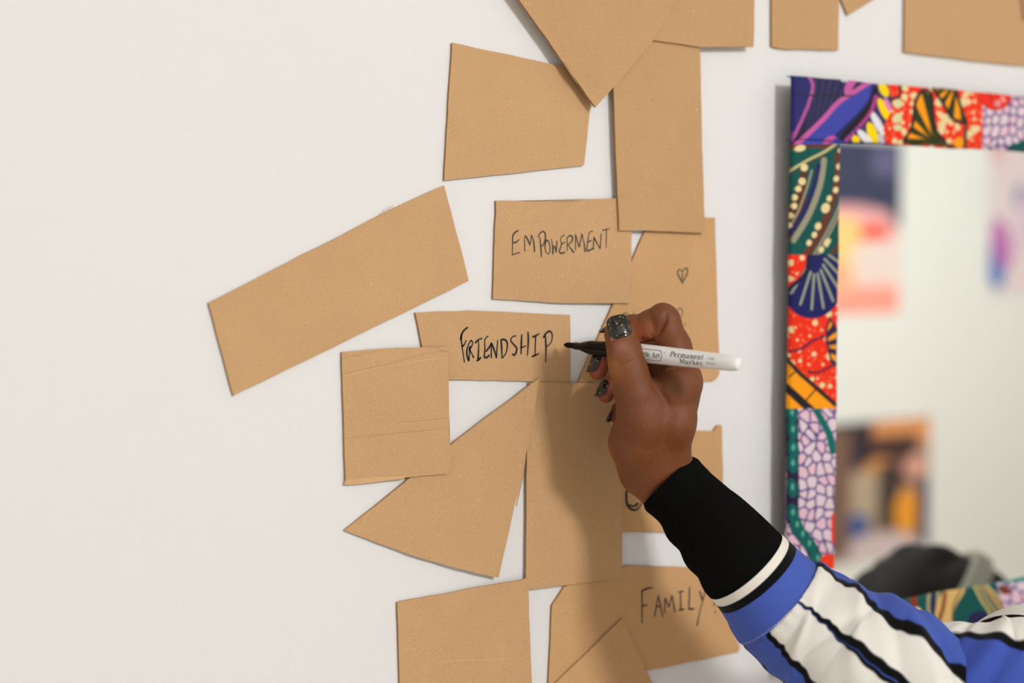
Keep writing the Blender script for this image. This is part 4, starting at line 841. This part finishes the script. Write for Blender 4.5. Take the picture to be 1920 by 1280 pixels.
# jacket body, trousers, shoes, hair, band (outside the frame; the hair shows in the mirror)
jp = [((hx, hy-.03, hz-.20), sh, .062, .066, .05), ((hx, hy-.03, hz-.215), shl, .064, .066, .05), ((hx, hy-.03, hz-.19), (hx, hy-.022, hz-.145), .062, .058, .02), ((hx-.03, hy-.03, hz-.33), (hx-.02, hy-.03, hz-.62), .125, .125, .08), ((hx+.04, hy-.03, hz-.33), (hx+.05, hy-.03, hz-.62), .125, .13, .08),
 (shl, shl+np.array([.06, -.03, -.28]), .064, .056, .03), (shl+np.array([.06, -.03, -.28]), shl+np.array([.05, .02, -.48]), .055, .043, .02)]
g3 = body_sdf(6.0, jp, np.array([hx-.42, hy-.26, hz-.9])*1000, np.array([hx+.38, hy+.36, hz-.132])*1000); Vj, Fj = g3.mesh(); Vj = Vj/1000.
qj = np.sin(Vj[:, 0]*60); Cj = np.where((np.abs(qj) < .25)[:, None], SB, np.where((qj > 0)[:, None], SBD, SW))
keep(mesh('jacket_body', Vj, Fj, None, M_jacket, True, Cj), person)
tp = []
for s_ in (-1, 1):
    hp = pel+np.array([s_*.08, 0, -.02]); kn = np.array([hp[0]+s_*.01, hy-.02, max(.42, hz*.28)]); an = np.array([hp[0]+s_*.015, hy-.04, .09]); tp += [(hp, kn, .088, .062, .04), (kn, an, .062, .05, .03)]
tp.append((pel+np.array([-.05, 0, .05]), pel+np.array([.05, 0, .05]), .128, .128, .05)); tp.append((pel+np.array([0, 0, .16]), pel, .125, .13, .05))
g4 = body_sdf(8.0, tp, np.array([hx-.3, hy-.24, .03])*1000, np.array([hx+.34, hy+.2, hz-.45])*1000); Vt, Ft = g4.mesh(); keep(mesh('trousers', Vt/1000., Ft, None, M_denim, True), person)
for s_ in (-1, 1):
    ax_ = pel[0]+s_*.095; g5 = body_sdf(4.0, [((ax_, hy-.07, .045), (ax_, hy+.12, .036), .042, .034, .02), ((ax_, hy-.05, .05), (ax_, hy-.05, .11), .04, .045, .02)], np.array([ax_-.08, hy-.16, -.01])*1000, np.array([ax_+.08, hy+.2, .16])*1000)
    Vs, Fs = g5.mesh(); Vs[:, 2] = np.maximum(Vs[:, 2], 1.0); keep(mesh('shoe', Vs/1000., Fs, None, M_shoe, True), person)
hp = []
hr = random.Random(5)
for k in range(46):
    th = hr.uniform(0, 2*math.pi); zz_ = hr.uniform(-.35, 1); r_ = math.sqrt(max(0, 1-zz_*zz_)); dv = np.array([r_*math.cos(th), r_*math.sin(th), zz_])
    if dv[1] > .45 and dv[2] < .55: continue
    c_ = HC+np.array([0, -.012, .02])+dv*np.array([.060, .072, .070]); hp.append((c_, c_+dv*hr.uniform(.006, .026), .022, .017, .005))
hp.append((HC+np.array([0, -.02, .035]), HC+np.array([0, -.03, 0]), .088, .086, .02))
for k in range(9):
    dv = np.array([hr.gauss(0, 1), hr.gauss(0, 1), hr.gauss(0, 1)]); dv /= np.linalg.norm(dv); c_ = HC+np.array([.060, .066, .040])+dv*.018; hp.append((c_, c_+dv*.008, .017, .014, .004))
g6 = body_sdf(4.0, hp, (HC-.17)*1000, (HC+.17)*1000); Vr, Fr = g6.mesh(); Vr = Vr/1000.
keep(mesh('hair', Vr, Fr, None, M_hair, True), person)
# head band: a ring over the crown, crossing from ear to ear and leaning forward
from mathutils.bvhtree import BVHTree
hair_tree = BVHTree.FromPolygons([Vector(v) for v in Vr], [tuple(int(i) for i in f) for f in Fr])
bm = bmesh.new(); Nn = Vector((.585, .63, -.5)).normalized(); t1 = Nn.orthogonal().normalized(); t2 = Nn.cross(t1); ring = []; radii = []
for k in range(64):
    a = 2*math.pi*k/64; dv = t1*math.cos(a)+t2*math.sin(a); c_ = Vector(HC)+Vector((.0, -.015, .03))+Nn*-.008; h_ = hair_tree.ray_cast(c_+dv*.25, -dv)[0]; rr = max(.088, (h_-c_).length+.001) if h_ is not None and (h_-c_).length > .05 else .088
    radii.append((c_, dv, rr))
for k in range(64):
    c_, dv, _r = radii[k]; rr = sum(radii[(k+j) % 64][2] for j in range(-2, 3))/5
    ring.append([bm.verts.new(c_+dv*(rr+o1)+Nn*o2) for o1, o2 in ((0, -.012), (.006, -.008), (.007, 0), (.006, .008), (0, .012), (-.012, .006), (-.012, -.006))])
for k in range(64):
    A_, B_ = ring[k], ring[(k+1) % 64]
    for j in range(7): bm.faces.new((A_[j], B_[j], B_[(j+1) % 7], A_[(j+1) % 7]))
bmesh.ops.recalc_face_normals(bm, faces=bm.faces[:]); me = bpy.data.meshes.new('headband'); bm.to_mesh(me); bm.free()
hb = keep(link('headband', me, None, M_band), person); hb['label'] = 'grey fabric headband'
for s_ in (-1, 1):
    bm = bmesh.new(); bmesh.ops.create_uvsphere(bm, u_segments=20, v_segments=14, radius=.0125, matrix=Matrix.Translation((hx+s_*.030, hy+.068, hz-.004))); me = bpy.data.meshes.new('eye'); bm.to_mesh(me); bm.free(); e_ = keep(link('eye', me, None, M_eye), person)
    bm = bmesh.new(); bmesh.ops.create_uvsphere(bm, u_segments=16, v_segments=10, radius=.0062, matrix=Matrix.Translation((hx+s_*.030, hy+.0755, hz-.004))); me = bpy.data.meshes.new('iris'); bm.to_mesh(me); bm.free(); ii = link('iris', me, None, M_iris); ii.parent = e_
